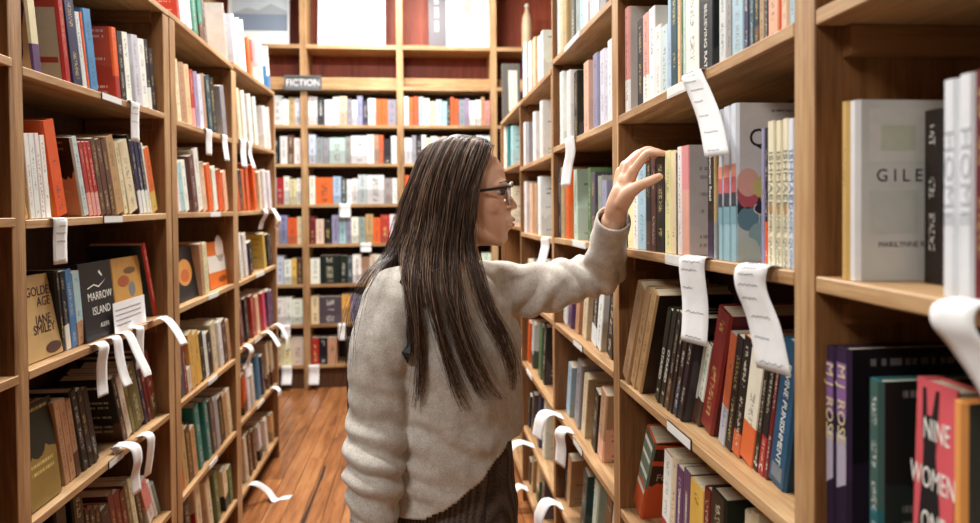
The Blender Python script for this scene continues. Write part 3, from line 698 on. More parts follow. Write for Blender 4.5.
# fifth bay
k = ('R1', 2, 1)
cover_text(k, 'G I L E A D', .020, K_, .50, .58); cover_text(k, 'MARILYNNE ROBINSON', .0088, flat((90, 70, 70)), .52, .20)
r, t, d, h = INDEX[k]
printed(r, [(d*.10, h*.66), (d*.62, h*.66), (d*.62, h*.95), (d*.10, h*.95)], flat((206, 202, 194)), 'printed_frame', near_face(k))
printed(r, [(d*.20, h*.72), (d*.50, h*.72), (d*.50, h*.86), (d*.20, h*.86)], flat((188, 190, 170)), 'printed_picture', near_face(k, .0005))
printed(r, [(d*.10, h*.26), (d*.52, h*.26), (d*.52, h*.50), (d*.10, h*.50)], flat((188, 188, 180)), 'printed_frame', near_face(k))
for i in (3, 4): spine_text(('R1', 2, i), 'HOME', .0145, flat((188, 192, 200)), .55, 2.2)
for i in (0, 1):
    k = ('R1', 3, i); r, t, d, h = INDEX[k]; sf = spine_face(None)
    printed(r, [(t*.15, h*.68), (t*.85, h*.68), (t*.85, h*.93), (t*.15, h*.93)], flat((134, 96, 150)), 'printed_field', sf)
    printed(r, [(t*.15, h*.34), (t*.85, h*.38), (t*.85, h*.6), (t*.15, h*.6)], flat((176, 168, 186)), 'printed_field', sf)
    o = spine_text(k, 'M J  ROSE', .019, flat((222, 208, 160)), .74, 1.15); o.location.y = -.0008
def faceout(nm, side, bay, row, x0, x1, yt, c1, c2, thick=.02, inset=.03, lean=.10, label='', h=None, field=.4, text=.7, spine=None, clr=.0015, w=None, hard=False):
    """book standing with its cover to the aisle, leaning back a little"""
    s = -1 if side == 'L' else 1; X = (XL if side == 'L' else XR)+s*inset
    Z0 = top_z(bay, row, (SHELF[(bay, row)][2]+SHELF[(bay, row)][3])/2)
    ya, yb = sorted((y_at(x0, X, Z0), y_at(x1, X, Z0))); Z0 = top_z(bay, row, (ya+yb)/2)
    ww = w or (yb-ya); hh = h or (z_at(yt, X+s*.02, (ya+yb)/2)-Z0)/math.cos(lean)
    # local frame: x = reading direction, y = into the book, z = up
    rz = -PI/2 if side == 'R' else PI/2
    loc = (X, yb if side == 'R' else ya, Z0+.0006+thick*math.sin(lean))
    r = empty(nm, loc, (-lean, 0, rz), label=label, cat='book', group='books shelved behind the woman' if side == 'L' else 'books shelved before the woman')
    # cover_geo is built spine-first; turn it so that the near board (x=t) becomes the front
    xf = Matrix(((0, 1, 0, 0), (-1, 0, 0, thick), (0, 0, 1, 0), (0, 0, 0, 1)))
    mb = MB(); cover_geo(mb, thick, ww, hh, hard, attr(spine or c1, spine or c1, 0, .8), attr(c1, c2, field, text), xf); mb.build('cover', [M_spine, M_cover], r)
    pb = MB(); pages_geo(pb, thick, ww, hh, hard, 0, xf); pb.build('page_block', M_pages, r)
    return r, ww, hh
ff = lambda o=.0004: (lambda x, z: (x, -o, z))
def ftext(r, txt, size, mat, x, z, sx=1.0): return letter(txt, size, r, mat, (x, -.0005, z), (PI/2, 0, 0), 'cover_lettering', sx)
r, w, h = faceout('paperback_book', 'L', 'L1', 4, 27, 61, 276, (206, 172, 118), (206, 172, 118), label='tan book with dark title capitals turned to the aisle, waist-high shelf behind the woman', field=.0, text=0, w=.15)
for q, (tx, z) in enumerate((('GOLDEN', .80), ('AGE', .67), ('JANE', .46), ('SMILEY', .35))): ftext(r, tx, .030, flat((60, 44, 52)), w*(.56 if q != 1 else .62), h*z, .95)
printed(r, disc_pts(w*.75, h*.10, w*.22, h*.07), flat((90, 60, 50)), 'printed_shape', ff())
r, w, h = faceout('paperback_book', 'L', 'L1', 4, 87, 118, 263, (34, 34, 36), (34, 34, 36), label='black book with white title and mountain line turned to the aisle', field=0, text=0, inset=.022)
ftext(r, 'MARROW', .030, W_, w*.56, h*.55); ftext(r, 'ISLAND', .030, W_, w*.56, h*.36); ftext(r, 'ALEXIS', .016, W_, w*.6, h*.16)
printed(r, [(w*.2, h*.66), (w*.4, h*.70), (w*.55, h*.66), (w*.8, h*.76), (w*.55, h*.68), (w*.4, h*.715), (w*.2, h*.675)], W_, 'printed_line', ff())
printed(r, [(w*.58, h*.86), (w*.68, h*.80), (w*.70, h*.82), (w*.62, h*.89)], W_, 'printed_shape', ff())
r, w, h = faceout('paperback_book', 'L', 'L1', 4, 119, 146, 258, (208, 158, 84), (208, 158, 84), label='ochre illustrated book turned to the aisle behind a white card', field=0, text=0, inset=.03)
printed(r, disc_pts(w*.62, h*.52, w*.12, w*.12), flat((130, 130, 134)), 'printed_shape', ff()); printed(r, disc_pts(w*.35, h*.66, w*.2, h*.08), flat((176, 92, 60)), 'printed_shape', ff(.0005)); printed(r, disc_pts(w*.6, h*.80, w*.22, h*.05), flat((120, 90, 60)), 'printed_shape', ff())
card = MB(); Xc = XL-.012; 
z0 = top_z('L1', 4, 2.1); ya, yb = y_at(115, Xc, z0+.05), y_at(146, Xc, z0+.05)
card.box(0, yb-ya, 0, .0012, 0, .085)
o = card.build('note_card', M_paper, None, (Xc, ya, z0+.0005), (-.06, 0, PI/2)); tag(o, 'white note card propped in front of the ochre book', 'card')
for q in range(4):
    b = MB(); b.box(.012, (yb-ya)*(.85 if q < 3 else .5), -.0006, -.0002, .062-q*.014, .0645-q*.014); b.build('handwriting', flat((140, 140, 146)), o)
r, w, h = faceout('hardback_book', 'L', 'L1', 5, 31, 62, 404, (44, 48, 40), (150, 124, 66), label='dark green and gold patterned book turned to the aisle, thigh-high shelf', field=.45, text=.9, inset=.02, hard=True, thick=.03)
r, w, h = faceout('paperback_book', 'L', 'L2', 4, 180, 203, 247, (34, 34, 38), (34, 34, 38), label='black book with an orange oval turned to the aisle', field=0, text=0)
printed(r, disc_pts(w*.32, h*.52, w*.3, h*.25), flat((226, 160, 84)), 'printed_oval', ff()); printed(r, disc_pts(w*.32, h*.46, w*.18, h*.12), flat((206, 110, 60)), 'printed_oval', ff(.0006))
r, w, h = faceout('paperback_book', 'L', 'L2', 4, 211, 231, 242, (226, 116, 36), (226, 116, 36), label='orange and white banded paperback turned to the aisle', field=0, text=0)
printed(r, [(0, h*.34), (w, h*.34), (w, h*.70), (0, h*.70)], flat((232, 226, 214)), 'printed_band', ff()); printed(r, disc_pts(w*.6, h*.84, w*.2, w*.2), flat((236, 220, 206)), 'printed_disc', ff()); printed(r, disc_pts(w*.6, h*.16, w*.2, h*.07), flat((150, 66, 26)), 'printed_shape', ff())
r, w, h = faceout('hardback_book', 'R', 'R1', 3, 907, 949, 384, (214, 92, 100), (214, 92, 100), label='pink book with a black dress on its cover, beside the purple hardbacks', field=0, text=0, thick=.028, inset=.022, hard=True, lean=.03, w=None, spine=(214, 92, 100))
# local x = towards camera here: the cover's left edge is the far one
PINKB = r
dress = [(.20, .97), (.27, .97), (.30, .86), (.40, .86), (.47, .97), (.54, .97), (.52, .80), (.50, .70), (.60, .52), (.72, .10), (.10, .10), (.16, .30), (.24, .62), (.25, .72), (.21, .82)]
printed(r, [(w*(a*1.15), h*b_) for a, b_ in dress], flat((30, 28, 32)), 'printed_dress', ff())
for tx, z, xx in (('NINE', .80, .58), ('WOMEN', .60, .52), ('ONE', .42, .56), ('DRESS', .24, .52)): ftext(r, tx, .030, W_, w*xx, h*z, .50)
zz = top_z('R5', 0, 3.9); gx0, gx1 = at(497.5, 100, 3.93).x, at(515.5, 100, 3.93).x
r = empty('hardback_book', (XR+.004, 3.93, zz+.004), (-.08, 0, 0), label='grey cloth-bound book with a pale panel facing the aisle end, highest shelf', cat='book', group='books shelved before the woman')
w, h = gx1-gx0, (z_at(63, XR, 3.93)-zz)*1.0
xf = Matrix(((0, 1, 0, 0), (-1, 0, 0, .03), (0, 0, 1, 0), (0, 0, 0, 1)))
mb = MB(); cover_geo(mb, .03, w, h, True, attr((92, 88, 84), (92, 88, 84), 0, 0), attr((92, 88, 84), (92, 88, 84), 0, 0), xf); mb.build('cover', [M_spine, M_cover], r)
pb = MB(); pages_geo(pb, .03, w, h, True, 0, xf); pb.build('page_block', M_pages, r)
printed(r, [(w*.35, h*.15), (w*.85, h*.15), (w*.85, h*.88), (w*.35, h*.88)], flat((200, 198, 190)), 'printed_panel', ff())
# purple drawing and red panel on the left
k = ('L1', 2, 0); r, t, d, h = INDEX[k]
lf = lambda o=.0003: (lambda y, z: (-o, y, z))
printed(r, [(.010, h*.95), (.030, h*.97), (.034, h*.78), (.045, h*.92), (.060, h*.9), (.050, h*.7), (.030, h*.55), (.026, h*.36), (.022, h*.12), (.018, h*.2), (.014, h*.5), (.006, h*.7)], flat((78, 60, 104)), 'printed_drawing', lf())
k = ('L1', 2, 1); r, t, d, h = INDEX[k]
printed(r, [(.008, h*.04), (d-.008, h*.04), (d-.008, h*.90), (.008, h*.90)], flat((176, 168, 158)), 'printed_panel', lf())
printed(r, [(.012, h*.24), (d-.04, h*.24), (d-.04, h*.31), (.012, h*.31)], flat((150, 56, 46)), 'printed_band', lf(.0006))
# far books: one object -----------------------------------------------------------
far = MB()
def back_row(bi, row, spec, x_from=None, x_to=None, seed=0):
    rs = random.Random(seed*31+row*7+bi); xa, xb = BX[bi]+PW/2+.004, BX[bi+1]-PW/2-.004
    if x_from is not None: xa = max(xa, at(x_from, 200, YB).x)
    if x_to is not None: xb = min(xb, at(x_to, 200, YB).x)
    n = len(spec); wd = [rs.uniform(.7, 1.4)*(2.6 if c == '*' else 1) for c in spec]
    # a '*' makes the colour before it a wide, cover-out book
    items = []
    for c in spec:
        if c == '*': items[-1][1] = 2.8
        else: items.append([c, rs.uniform(.7, 1.4)])
    tot = sum(q[1] for q in items); x = xa
    for c, w_ in items:
        t = (xb-xa)*w_/tot
        if c != '_':
            h = rs.uniform(.195, .232); d = .14
            c1 = tuple(max(10, min(245, v+rs.randint(-10, 10))) for v in PAL[c])
            xf = Matrix.Translation((x, YB+.015+rs.uniform(0, .012), BROWS[row]+.0005))
            hard = rs.random() < .25
            cover_geo(far, t-.0012, d, h, hard, attr(c1, tuple(int(v*.7+30) for v in c1), rs.choice((0, 0, .3, .5)), .8), attr(c1, c1), xf)
            pages_geo(far, t-.0012, d, h, hard, 2, xf)
        x += t
MAIN = ['wkwwcgwVnwoog', 'pggm*gw*wUokw', 'wo*BGwwpw*gw', 'RckVBVwgUorw', 'wk*kGwUcwVg', 'cG*yVVwwow', 'rkU_G*kwcu']
LEFT = ['pwUwpVc_pwUw', 'kwuwkgwgkwuw', 'rwYwowcBrwYw', 'wOVoYwkUwOVoY', 'wpcyuVkwwpwyu', 'wwwgcUwwww', 'cYUkwRcYc']
RIGHT = ['pooBwcBBkoogVwwUi', 'wgkwcwOwUwwkwp', 'orwkwUcwwBkwr', 'RrokwuVwUcwog', 'wkwcgoVwpkUw', 'cwgUkwwVoyw', 'rkUwGkwcuw']
for rw in range(7):
    back_row(0, rw, random.Random(rw).choices('wkcgnUroVBpu', k=12) and ''.join(random.Random(rw).choices('wkcgnUroVBpu', k=12)), seed=4)
    back_row(1, rw, LEFT[rw], seed=1); back_row(2, rw, MAIN[rw], seed=2); back_row(3, rw, RIGHT[rw], seed=3)
o = far.build('shelved_books', [M_spine, M_cover, M_white]); tag(o, 'many-coloured books packed on the back shelves', 'books', kind='stuff')
# ------------------------------------------------------------------ paper slips, shelf labels, sign, ledge things
def ribbon(path, width_dir, w, name='paper_slip', mat=None, twist=None):
    """strip of paper along path (list of Vector); width_dir may be a list; has a real thickness"""
    n = len(path); m_ = MB(); v = []; cols = 4
    for i, p in enumerate(path):
        wd = Vector(width_dir[i] if isinstance(width_dir, list) else width_dir).normalized()
        for k in range(cols+1): v.append(p+wd*(w*(k/cols-.5)))
    f = [(i*(cols+1)+k, i*(cols+1)+k+1, (i+1)*(cols+1)+k+1, (i+1)*(cols+1)+k) for i in range(n-1) for k in range(cols)]
    m_.add([tuple(q) for q in v], f, smooth=True)
    o = m_.build(name, mat or M_paper); md = o.modifiers.new('s', 'SOLIDIFY'); md.thickness = .0005; md.offset = 0
    return o
def catmull(P, n=8):
    P = [Vector(p) for p in P]; out = []
    Q = [P[0]*2-P[1]]+P+[P[-1]*2-P[-2]]
    for i in range(1, len(Q)-2):
        for k in range(n):
            t = k/n; a, b, c, d = Q[i-1:i+3]
            out.append(.5*((2*b)+(-a+c)*t+(2*a-5*b+4*c-d)*t*t+(-a+3*b-3*c+d)*t**3))
    out.append(P[-1]); return out
def slip(bay, row, x, w, prof, label, sway=0.0, lift=.0008, ink=0, skew=None):
    """prof: (outward from the board's front, height above its top, shift along the aisle) points"""
    side = bay[0]; s = -1 if side == 'L' else 1; X = XL if side == 'L' else XR
    z0 = SHELF[(bay, row)][0]
    for _ in range(2): Y = y_at(x, X, z0); z0 = top_z(bay, row, Y)
    P = [Vector((X-s*a, Y+(q[0] if q else 0), z0+b+lift)) for a, b, *q in prof]
    path = catmull(P, 6)
    w = w*(1.1 if bay == 'L1' else 1.4 if bay in ('L2', 'L3', 'R3', 'R4') else 1.25 if bay == 'R2' else 1); sk = (-.35 if side == 'R' else .15) if skew is None else skew
    wd = [(sk*min(1, max(0, (i-8)/10)), 1, 0) for i in range(len(path))]
    o = ribbon(path, wd, w); tag(o, label, 'paper slip', 'paper slips hanging from the shelf edges')
    if ink:   # pen lines across the visible face
        L = len(path); rs = random.Random(int(x*10)); a0 = L//3
        for q in range(ink):
            i = int(a0+(L-2-a0)*q/max(1, ink-1)); p = path[i]; wv = Vector(wd[i]).normalized(); tg = (path[min(i+1, L-1)]-path[i-1]).normalized(); nr = tg.cross(wv).normalized()
            if nr.x*(-s) < 0: nr = -nr
            if nr.y > 0 and abs(nr.y) > abs(nr.x): nr = -nr
            ln = w*rs.uniform(.35, .8); st = -w*.42+rs.uniform(0, .1)*w; pts = []
            for kk in range(13):
                pts.append(p+nr*.0007-wv*s*(-1)*0+(-wv if True else wv)*(st+ln*kk/12)+tg*(.0022*math.sin(kk*2.1+rs.random()*2)*rs.uniform(.5, 1)))
            b = MB(); b.tube(pts, .00035, 4); b.build('handwriting', flat((70, 70, 78)), o)
    return o
SL = 'white paper slip '
HANG = lambda L, c=.0: [(-.009, .0003), (-.01, .0005), (.006, .001), (.012, -.006), (.011, -.03), (.010+c*.3, -L*.5), (.010+c, -L)]
# her bay
slip('R2', 1, 699, .042, [(-.009, .0003), (-.01, .001), (.010, .001), (.016, -.010, -.01), (.012, -.04, -.03), (.010, -.09, -.065), (.014, -.15, -.10)], SL+'with pen notes slanting from the overhead shelf', ink=9)
slip('R2', 2, 702, .050, [(-.009, .0003), (-.01, .001), (.008, .004), (.018, -.003), (.018, -.025), (.015, -.08, -.006), (.020, -.142, -.012)], SL+'with faint notes hanging from her hand-height shelf, farther from thick upright', ink=7)
slip('R2', 2, 766, .045, [(-.009, .0003), (-.01, .001), (.010, .004), (.022, -.004), (.022, -.03), (.014, -.075, -.020), (.012, -.135, -.042)], SL+'with faint notes hanging from her hand-height shelf, next to thick upright', ink=9)
slip('R1', 2, 978, .036, [(-.009, .0003), (-.01, .002), (.006, .004), (.022, -.002), (.026, -.018, -.004), (.016, -.04, -.016), (.006, -.075, -.036), (.004, -.115, -.05)], SL+'curling outward under the tall white hardbacks')
# third bay before the woman
slip('R3', 1, 574, .040, [(-.009, .0003), (0, .001), (.010, .002), (.014, -.008), (.012, -.05), (.016, -.09, .02), (.022, -.15, .03)], SL+'twisted, hanging above the navy and orange books')
slip('R4', 2, 548, .045, HANG(.11, .02), SL+'hanging behind her wrist')
slip('R3', 4, 560, .050, [(-.009, .0003), (.0, .003), (.03, .016), (.055, .012), (.070, -.01), (.078, -.045), (.082, -.07)], SL+'arching off the thigh-high shelf beside her hip')
slip('R3', 4, 570, .046, [(-.009, .0003), (.0, .003), (.022, .008), (.034, -.01), (.030, -.05), (.034, -.11)], SL+'hanging straight off the thigh-high shelf beside her hip')
slip('R4', 5, 532, .045, [(-.009, .0003), (.0, .003), (.05, .020), (.09, .004), (.11, -.03)], SL+'sticking out beside the trouser pocket')
slip('R4', 6, 526, .045, [(-.009, .0003), (.0, .003), (.03, .016), (.055, .0), (.07, -.04)], SL+'sticking out beside the trouser leg')
slip('R3', 5, 560, .045, [(-.009, .0003), (.0, .003), (.03, .02), (.055, .012), (.075, -.03), (.078, -.07)], SL+'arching off the knee-high shelf')
# behind the woman
slip('L1', 2, 131, .038, HANG(.115), SL+'hanging under the rust orange hardback', ink=6)
slip('L1', 3, 55, .042, HANG(.105), SL+'hanging under the large orange hardback', ink=6)
slip('L1', 4, 95, .040, [(-.009, .0003), (.0, .002), (.014, .002), (.022, -.012), (.016, -.05), (.012, -.10, .008), (.016, -.135, .004)], SL+'hanging under the black mountain book')
slip('L1', 4, 110, .036, [(-.009, .0003), (.0, .002), (.014, .002), (.020, -.012), (.024, -.05), (.034, -.10), (.046, -.13)], SL+'one of a pair hanging between black and ochre books')
slip('L1', 4, 120, .036, [(-.009, .0003), (.0, .003), (.016, .004), (.028, -.010), (.044, -.05), (.066, -.10), (.072, -.12)], SL+'slanting outward under the ochre book')
slip('L1', 4, 136, .036, HANG(.12), SL+'hanging under the propped note card')
slip('L1', 4, 151, .040, [(-.009, .0003), (.0, .003), (.026, .012), (.05, .004), (.075, -.03), (.098, -.075)], SL+'sticking out beside the red-spined books')
slip('L1', 5, 122, .040, [(-.009, .0003), (-.02, .016), (.012, .018), (.036, .006), (.042, -.03), (.034, -.07), (.038, -.12)], SL+'curling over the thigh-high shelf by the label')
slip('L1', 5, 141, .036, [(-.009, .0003), (.0, .004), (.016, .006), (.028, -.008), (.026, -.05), (.016, -.12)], SL+'hanging from the thigh-high shelf past the label')
slip('L2', 2, 206, .035, HANG(.10), SL+'hanging under the dark teal book')
slip('L2', 2, 222, .035, HANG(.11, .01), SL+'hanging under the grey book, overhead shelf')
slip('L3', 2, 240, .045, [(-.009, .0003), (0, .001), (.01, .001), (.016, -.01), (.014, -.06), (.02, -.13)], SL+'hanging beside the single upright, overhead shelf')
slip('L3', 2, 247, .03, [(-.009, .0003), (0, .001), (.01, .001), (.016, -.01), (.014, -.06), (.034, -.13)], SL+'narrow, hanging over the orange books')
slip('L3', 3, 262, .04, [(-.009, .0003), (0, .002), (.016, .004), (.022, -.02), (.0, -.06), (-.01, -.10)], SL+'hanging under the cream books, shoulder-high shelf')
slip('L3', 3, 270, .04, [(-.009, .0003), (0, .006), (.016, .006), (.032, -.02), (.05, -.06), (.03, -.10)], SL+'bent outward at the case end, shoulder-high shelf')
slip('L3', 5, 262, .035, [(-.009, .0003), (.0, .006), (.03, .014), (.055, -.01), (.09, -.07)], SL+'slanting from beside the hot pink book')
slip('L3', 5, 271, .035, [(-.009, .0003), (.0, .008), (.03, .022), (.055, .004), (.085, -.06), (.09, -.13)], SL+'arching from the case end, thigh-high shelf')
slip('L3', 5, 245, .04, [(-.009, .0003), (.0, .005), (.02, -.0), (.03, -.03), (.012, -.08), (.02, -.15)], SL+'curled beside the orange and brown book')
slip('L3', 6, 272, .035, [(-.009, .0003), (.0, .008), (.02, .010), (.04, -.01), (.04, -.04)], SL+'short, curled at the case end, knee-high shelf')
# slip fallen on the floor
P = [at(246, 486, 3.55), at(258, 482, 3.5), at(270, 488, 3.42)]
fx = lambda x, y: at(x, y, 1).x
def fl(x, y, z):      # point of height z showing at pixel x, y
    d = RT*((x-CX)/F)+UP*((CY-y)/F)+FW; k = (z-CAMZ)/d.z; return Vector((0, 0, CAMZ))+d*k
pp = catmull([fl(243, 488, .10), fl(254, 483, .11), fl(268, 491, .045), fl(275, 500, .004), fl(282, 498, .002), fl(291, 497, .0015)], 6)
o = ribbon(pp, [(.25, 1, 0)]*len(pp), .05); tag(o, 'white paper slip curling from the lowest shelf onto the floor', 'paper slip')
# slips on the back shelves
def bslip(x, y, row, w, L, lab, c=.0):
    X = at(x, y, YB).x; z = BROWS[row]
    P = [Vector((X, YB-a, z+b+.001)) for a, b in ((-.012, .0), (0, .001), (.012, .0), (.018, -.015), (.014, -L*.5), (.02+c, -L))]
    o = ribbon(catmull(P, 5), (1, 0, 0), w); tag(o, lab, 'paper slip', 'paper slips hanging from the shelf edges')
bslip(345, 205, 2, .09, .11, SL+'on the back shelves under the big white book'); bslip(366, 244, 3, .085, .07, SL+'short, on the back shelves above her shoulder')
bslip(314, 363, 6, .085, .15, SL+'lowest on the back shelves, beside the upright', .02); bslip(287, 363, 6, .08, .14, SL+'lowest on the back shelves, beside case end', .03)
bslip(342, 323, 5, .06, .13, SL+'on the back shelves beside her sleeve'); bslip(286, 323, 5, .07, .10, SL+'on the back shelves beside the case end')
# shelf labels (parts of the cases) ------------------------------------------------
def shelf_label(case, bay, row, x0, x1, h=.022, dark=True):
    side = bay[0]; s = -1 if side == 'L' else 1; X = XL if side == 'L' else XR
    z0 = SHELF[(bay, row)][0]; ya, yb = sorted((y_at(x0, X, z0), y_at(x1, X, z0))); z0 = top_z(bay, row, (ya+yb)/2)
    zc = z0-TH/2; b = MB()
    xs = sorted((X-s*.0002, X-s*.0022)); b.box(xs[0], xs[1], ya, yb, zc-h/2, zc+h/2)
    o = b.build('label_holder', M_labelframe if dark else M_label, case); o.location = -Vector(case.location)
    b = MB(); xs = sorted((X-s*.0022, X-s*.0028)); b.box(xs[0], xs[1], ya+.002, yb-.002, zc-h/2+.003, zc+h/2-.002)
    b.build('label_card', M_label, o)
for a in ((case_l1, 'L1', 2, 101, 121), (case_l1, 'L1', 3, 103, 122), (case_l1, 'L1', 5, 108, 123), (case_l2, 'L2', 3, 210, 220, .02, False), (case_l2, 'L2', 4, 208, 218, .02, False),
          (case_l2, 'L2', 5, 208, 217, .02, False), (case_l2, 'L2', 6, 209, 217, .02, False), (case_l2, 'L3', 4, 256, 264, .02, False), (case_l2, 'L3', 6, 257, 264, .02, False), (case_l2, 'L3', 5, 254, 262),
          (case_r, 'R2', 1, 668, 690, .02, False), (case_r, 'R2', 2, 666, 687, .02, False), (case_r, 'R2', 3, 668, 692), (case_r, 'R3', 3, 574, 583), (case_r, 'R3', 2, 573, 586, .02, False),
          (case_r, 'R3', 4, 574, 583), (case_r, 'R3', 0, 565, 580, .018, False), (case_r2, 'R4', 4, 527, 532, .02, False)): shelf_label(*a)
# sign hung on the back case -----------------------------------------------------------
c = at(303.5, 83, YB); r = empty('shelf_sign', (c.x, YB-.006, c.z-.06), label='small grey-framed section sign with pale capitals on the back shelves', cat='sign')
sw, sh = at(322, 83, YB).x-at(285, 83, YB).x, .115
b = MB(); b.box(-sw/2, sw/2, -.02, 0, 0, .014); b.box(-sw/2, sw/2, -.02, 0, sh-.014, sh); b.box(-sw/2, -sw/2+.014, -.02, 0, .014, sh-.014); b.box(sw/2-.014, sw/2, -.02, 0, .014, sh-.014); b.build('frame', flat((92, 92, 92)), r)
b = MB(); b.box(-sw/2+.014, sw/2-.014, -.012, 0, .014, sh-.014); b.build('panel', flat((112, 112, 114)), r)
letter('FICTION', .072, r, flat((236, 236, 236)), (0, -.0125, sh/2), (PI/2, 0, 0), 'lettering', .95)
# pictures on the ledge ------------------------------------------------------------
def picture(x0, x1, lab, draw, H=.62, t=.02, lean=.10, side=None):
    a, b_ = at(x0, 40, YB+.05).x, at(x1, 40, YB+.05).x; w = b_-a
    r = empty('poster_board', (a, YB+.09, Z_LEDGE+.001+t*math.sin(lean)), (-lean, 0, 0), label=lab, cat='picture')
    m_ = MB(); m_.box(0, w, 0, t, 0, H); m_.build('board', side or flat((232, 232, 230)), r); draw(r, w, H); return r
def pr(r, pts, c, name, o=.0006): printed(r, pts, flat(c), name, lambda x, z: (x, -o, z))
def rc(x0, x1, z0, z1): return [(x0, z0), (x1, z0), (x1, z1), (x0, z1)]
def land(r, w, h):
    pr(r, rc(w*.06, w*.97, h*.20, h*.97), (196, 204, 212), 'printed_sky'); pr(r, rc(w*.06, w*.97, h*.20, h*.42), (128, 140, 158), 'printed_water', .001)
    pr(r, [(w*.06, h*.42), (w*.3, h*.50), (w*.5, h*.47), (w*.7, h*.56), (w*.97, h*.46), (w*.97, h*.42)], (166, 172, 176), 'printed_hills', .0012)
def blank(r, w, h): pr(r, rc(w*.02, w*.98, h*.02, h*.98), (238, 238, 238), 'printed_sheet')
def figure(r, w, h):
    pr(r, rc(w*.30, w*.98, h*.02, h*.98), (226, 232, 234), 'printed_sheet'); pr(r, rc(0, w*.29, 0, h), (84, 76, 82), 'printed_side')
    pr(r, disc_pts(w*.62, h*.62, w*.13, h*.14), (222, 178, 164), 'printed_figure', .001)
    pr(r, [(w*.5, h*.25), (w*.58, h*.5), (w*.68, h*.5), (w*.80, h*.26), (w*.75, h*.24), (w*.63, h*.42), (w*.54, h*.24)], (206, 160, 150), 'printed_figure', .001)
    for q in range(3): pr(r, rc(w*.10, w*.16, h*(.2+.16*q), h*(.32+.16*q)), (196, 190, 194), 'printed_mark', .001)
picture(226, 288, 'landscape picture with pale sky over blue-grey water, on the back ledge', land)
picture(317, 385, 'blank white poster board standing on the back ledge', blank, .7)
picture(429, 490, 'tall white poster with a pinkish figure and dark side strip on the ledge', figure, .72)
b = MB(); z0 = Z_LEDGE+.0008; hb = at(527, 5, YB+.1).z-Z_LEDGE
r = empty('bottle', (at(527, 30, YB+.1).x, YB+.1, z0), label='cream bottle with a round stopper on the back ledge', cat='bottle')
b.lathe([(.040, 0), (.044, .01), (.044, hb*.55), (.038, hb*.72), (.016, hb*.86), (.015, hb*.93)], 16); b.build('body', flat((206, 176, 142)), r)
b = MB(); b.lathe([(.014, hb*.93), (.020, hb*.95), (.020, hb*.99), (.012, hb*1.02)], 12); b.build('stopper', flat((222, 216, 204)), r)
# ------------------------------------------------------------------ the woman
def A3(x, y, Y): return at(x, y, Y)
def limb(mb, pts, rad, n=18, sub=5):
    """tapered tube with round ends through pts"""
    P = [Vector(p) for p in pts]; path = catmull(P, sub); R_ = []
    for i in range(len(rad)-1):
        for k in range(sub): t = k/sub; R_.append(rad[i]*(1-t)+rad[i+1]*t)
    R_.append(rad[-1])
    d0 = (path[0]-path[1]).normalized(); d1 = (path[-1]-path[-2]).normalized()
    pre = [(path[0]+d0*R_[0]*s, R_[0]*c) for s, c in ((.97, .22), (.8, .6), (.45, .89))]
    post = [(path[-1]+d1*R_[-1]*s, R_[-1]*c) for s, c in ((.45, .89), (.8, .6), (.97, .22))]
    allp = [p for p, _ in pre]+path+[p for p, _ in post]; allr = [r for _, r in pre]+R_+[r for _, r in post]
    mb.tube(allp, 1, n, rad=allr)
def ell(mb, c, r, M=None, n=16, m_=10):
    v = []; f = []
    for i in range(m_+1):
        th = PI*i/m_
        for k in range(n):
            a = 2*PI*k/n; p = Vector((r[0]*math.sin(th)*math.cos(a), r[1]*math.sin(th)*math.sin(a), r[2]*math.cos(th)))
            v.append(p)
    for i in range(m_):
        for k in range(n): f.append((i*n+k, (i+1)*n+k, (i+1)*n+(k+1) % n, i*n+(k+1) % n))
    T = Matrix.Translation(c)
    if M: T = M @ T
    mb.add(v, f, xf=T, smooth=True)
def rings(mb, secs, n=28, M=None):
    """loft of closed sections: (centre, half axis vector a, half axis vector b, exponent)"""
    v = []; N = len(secs)
    for c, a, b, *e in secs:
        e = e[0] if e else 2.0
        for k in range(n):
            t = 2*PI*k/n; ca, sa = math.cos(t), math.sin(t)
            q = Vector(c)+Vector(a)*math.copysign(abs(ca)**(2/e), ca)+Vector(b)*math.copysign(abs(sa)**(2/e), sa)
            v.append(M @ q if M else q)
    f = [(i*n+k, i*n+(k+1) % n, (i+1)*n+(k+1) % n, (i+1)*n+k) for i in range(N-1) for k in range(n)]
    f.append(tuple(range(n-1, -1, -1))); f.append(tuple((N-1)*n+k for k in range(n)))
    mb.add(v, f, smooth=True)
def remeshed(mb, voxel, smooth=4, name='body', fac=.5):
    me = mb.mesh('tmp', []); o = bpy.data.objects.new('tmp', me); C.objects.link(o)
    bm = bmesh.new(); bm.from_mesh(me); bmesh.ops.recalc_face_normals(bm, faces=bm.faces); bm.to_mesh(me); bm.free()
    r = o.modifiers.new('r', 'REMESH'); r.mode = 'VOXEL'; r.voxel_size = voxel; r.use_smooth_shade = True
    if smooth: s = o.modifiers.new('s', 'SMOOTH'); s.iterations = smooth; s.factor = fac
    bpy.context.view_layer.update()
    out = bpy.data.meshes.new_from_object(o.evaluated_get(bpy.context.evaluated_depsgraph_get())); out.name = name
    bpy.data.objects.remove(o); out.materials.clear(); return out
def trim(me, keep):
    bm = bmesh.new(); bm.from_mesh(me)
    bmesh.ops.delete(bm, geom=[v for v in bm.verts if not keep(v.co)], context='VERTS'); bm.to_mesh(me); bm.free()
def fold(me, fn):
    me.update(); nr = [v.normal.copy() for v in me.vertices]
    for v, n_ in zip(me.vertices, nr): v.co += n_*fn(v.co, n_)
    me.update()
def put(name, me, mat, parent, loc_root):
    me.materials.append(mat); o = bpy.data.objects.new(name, me); o.location = -Vector(loc_root); 
    for p in me.polygons: p.use_smooth = True
    return link(o, parent)
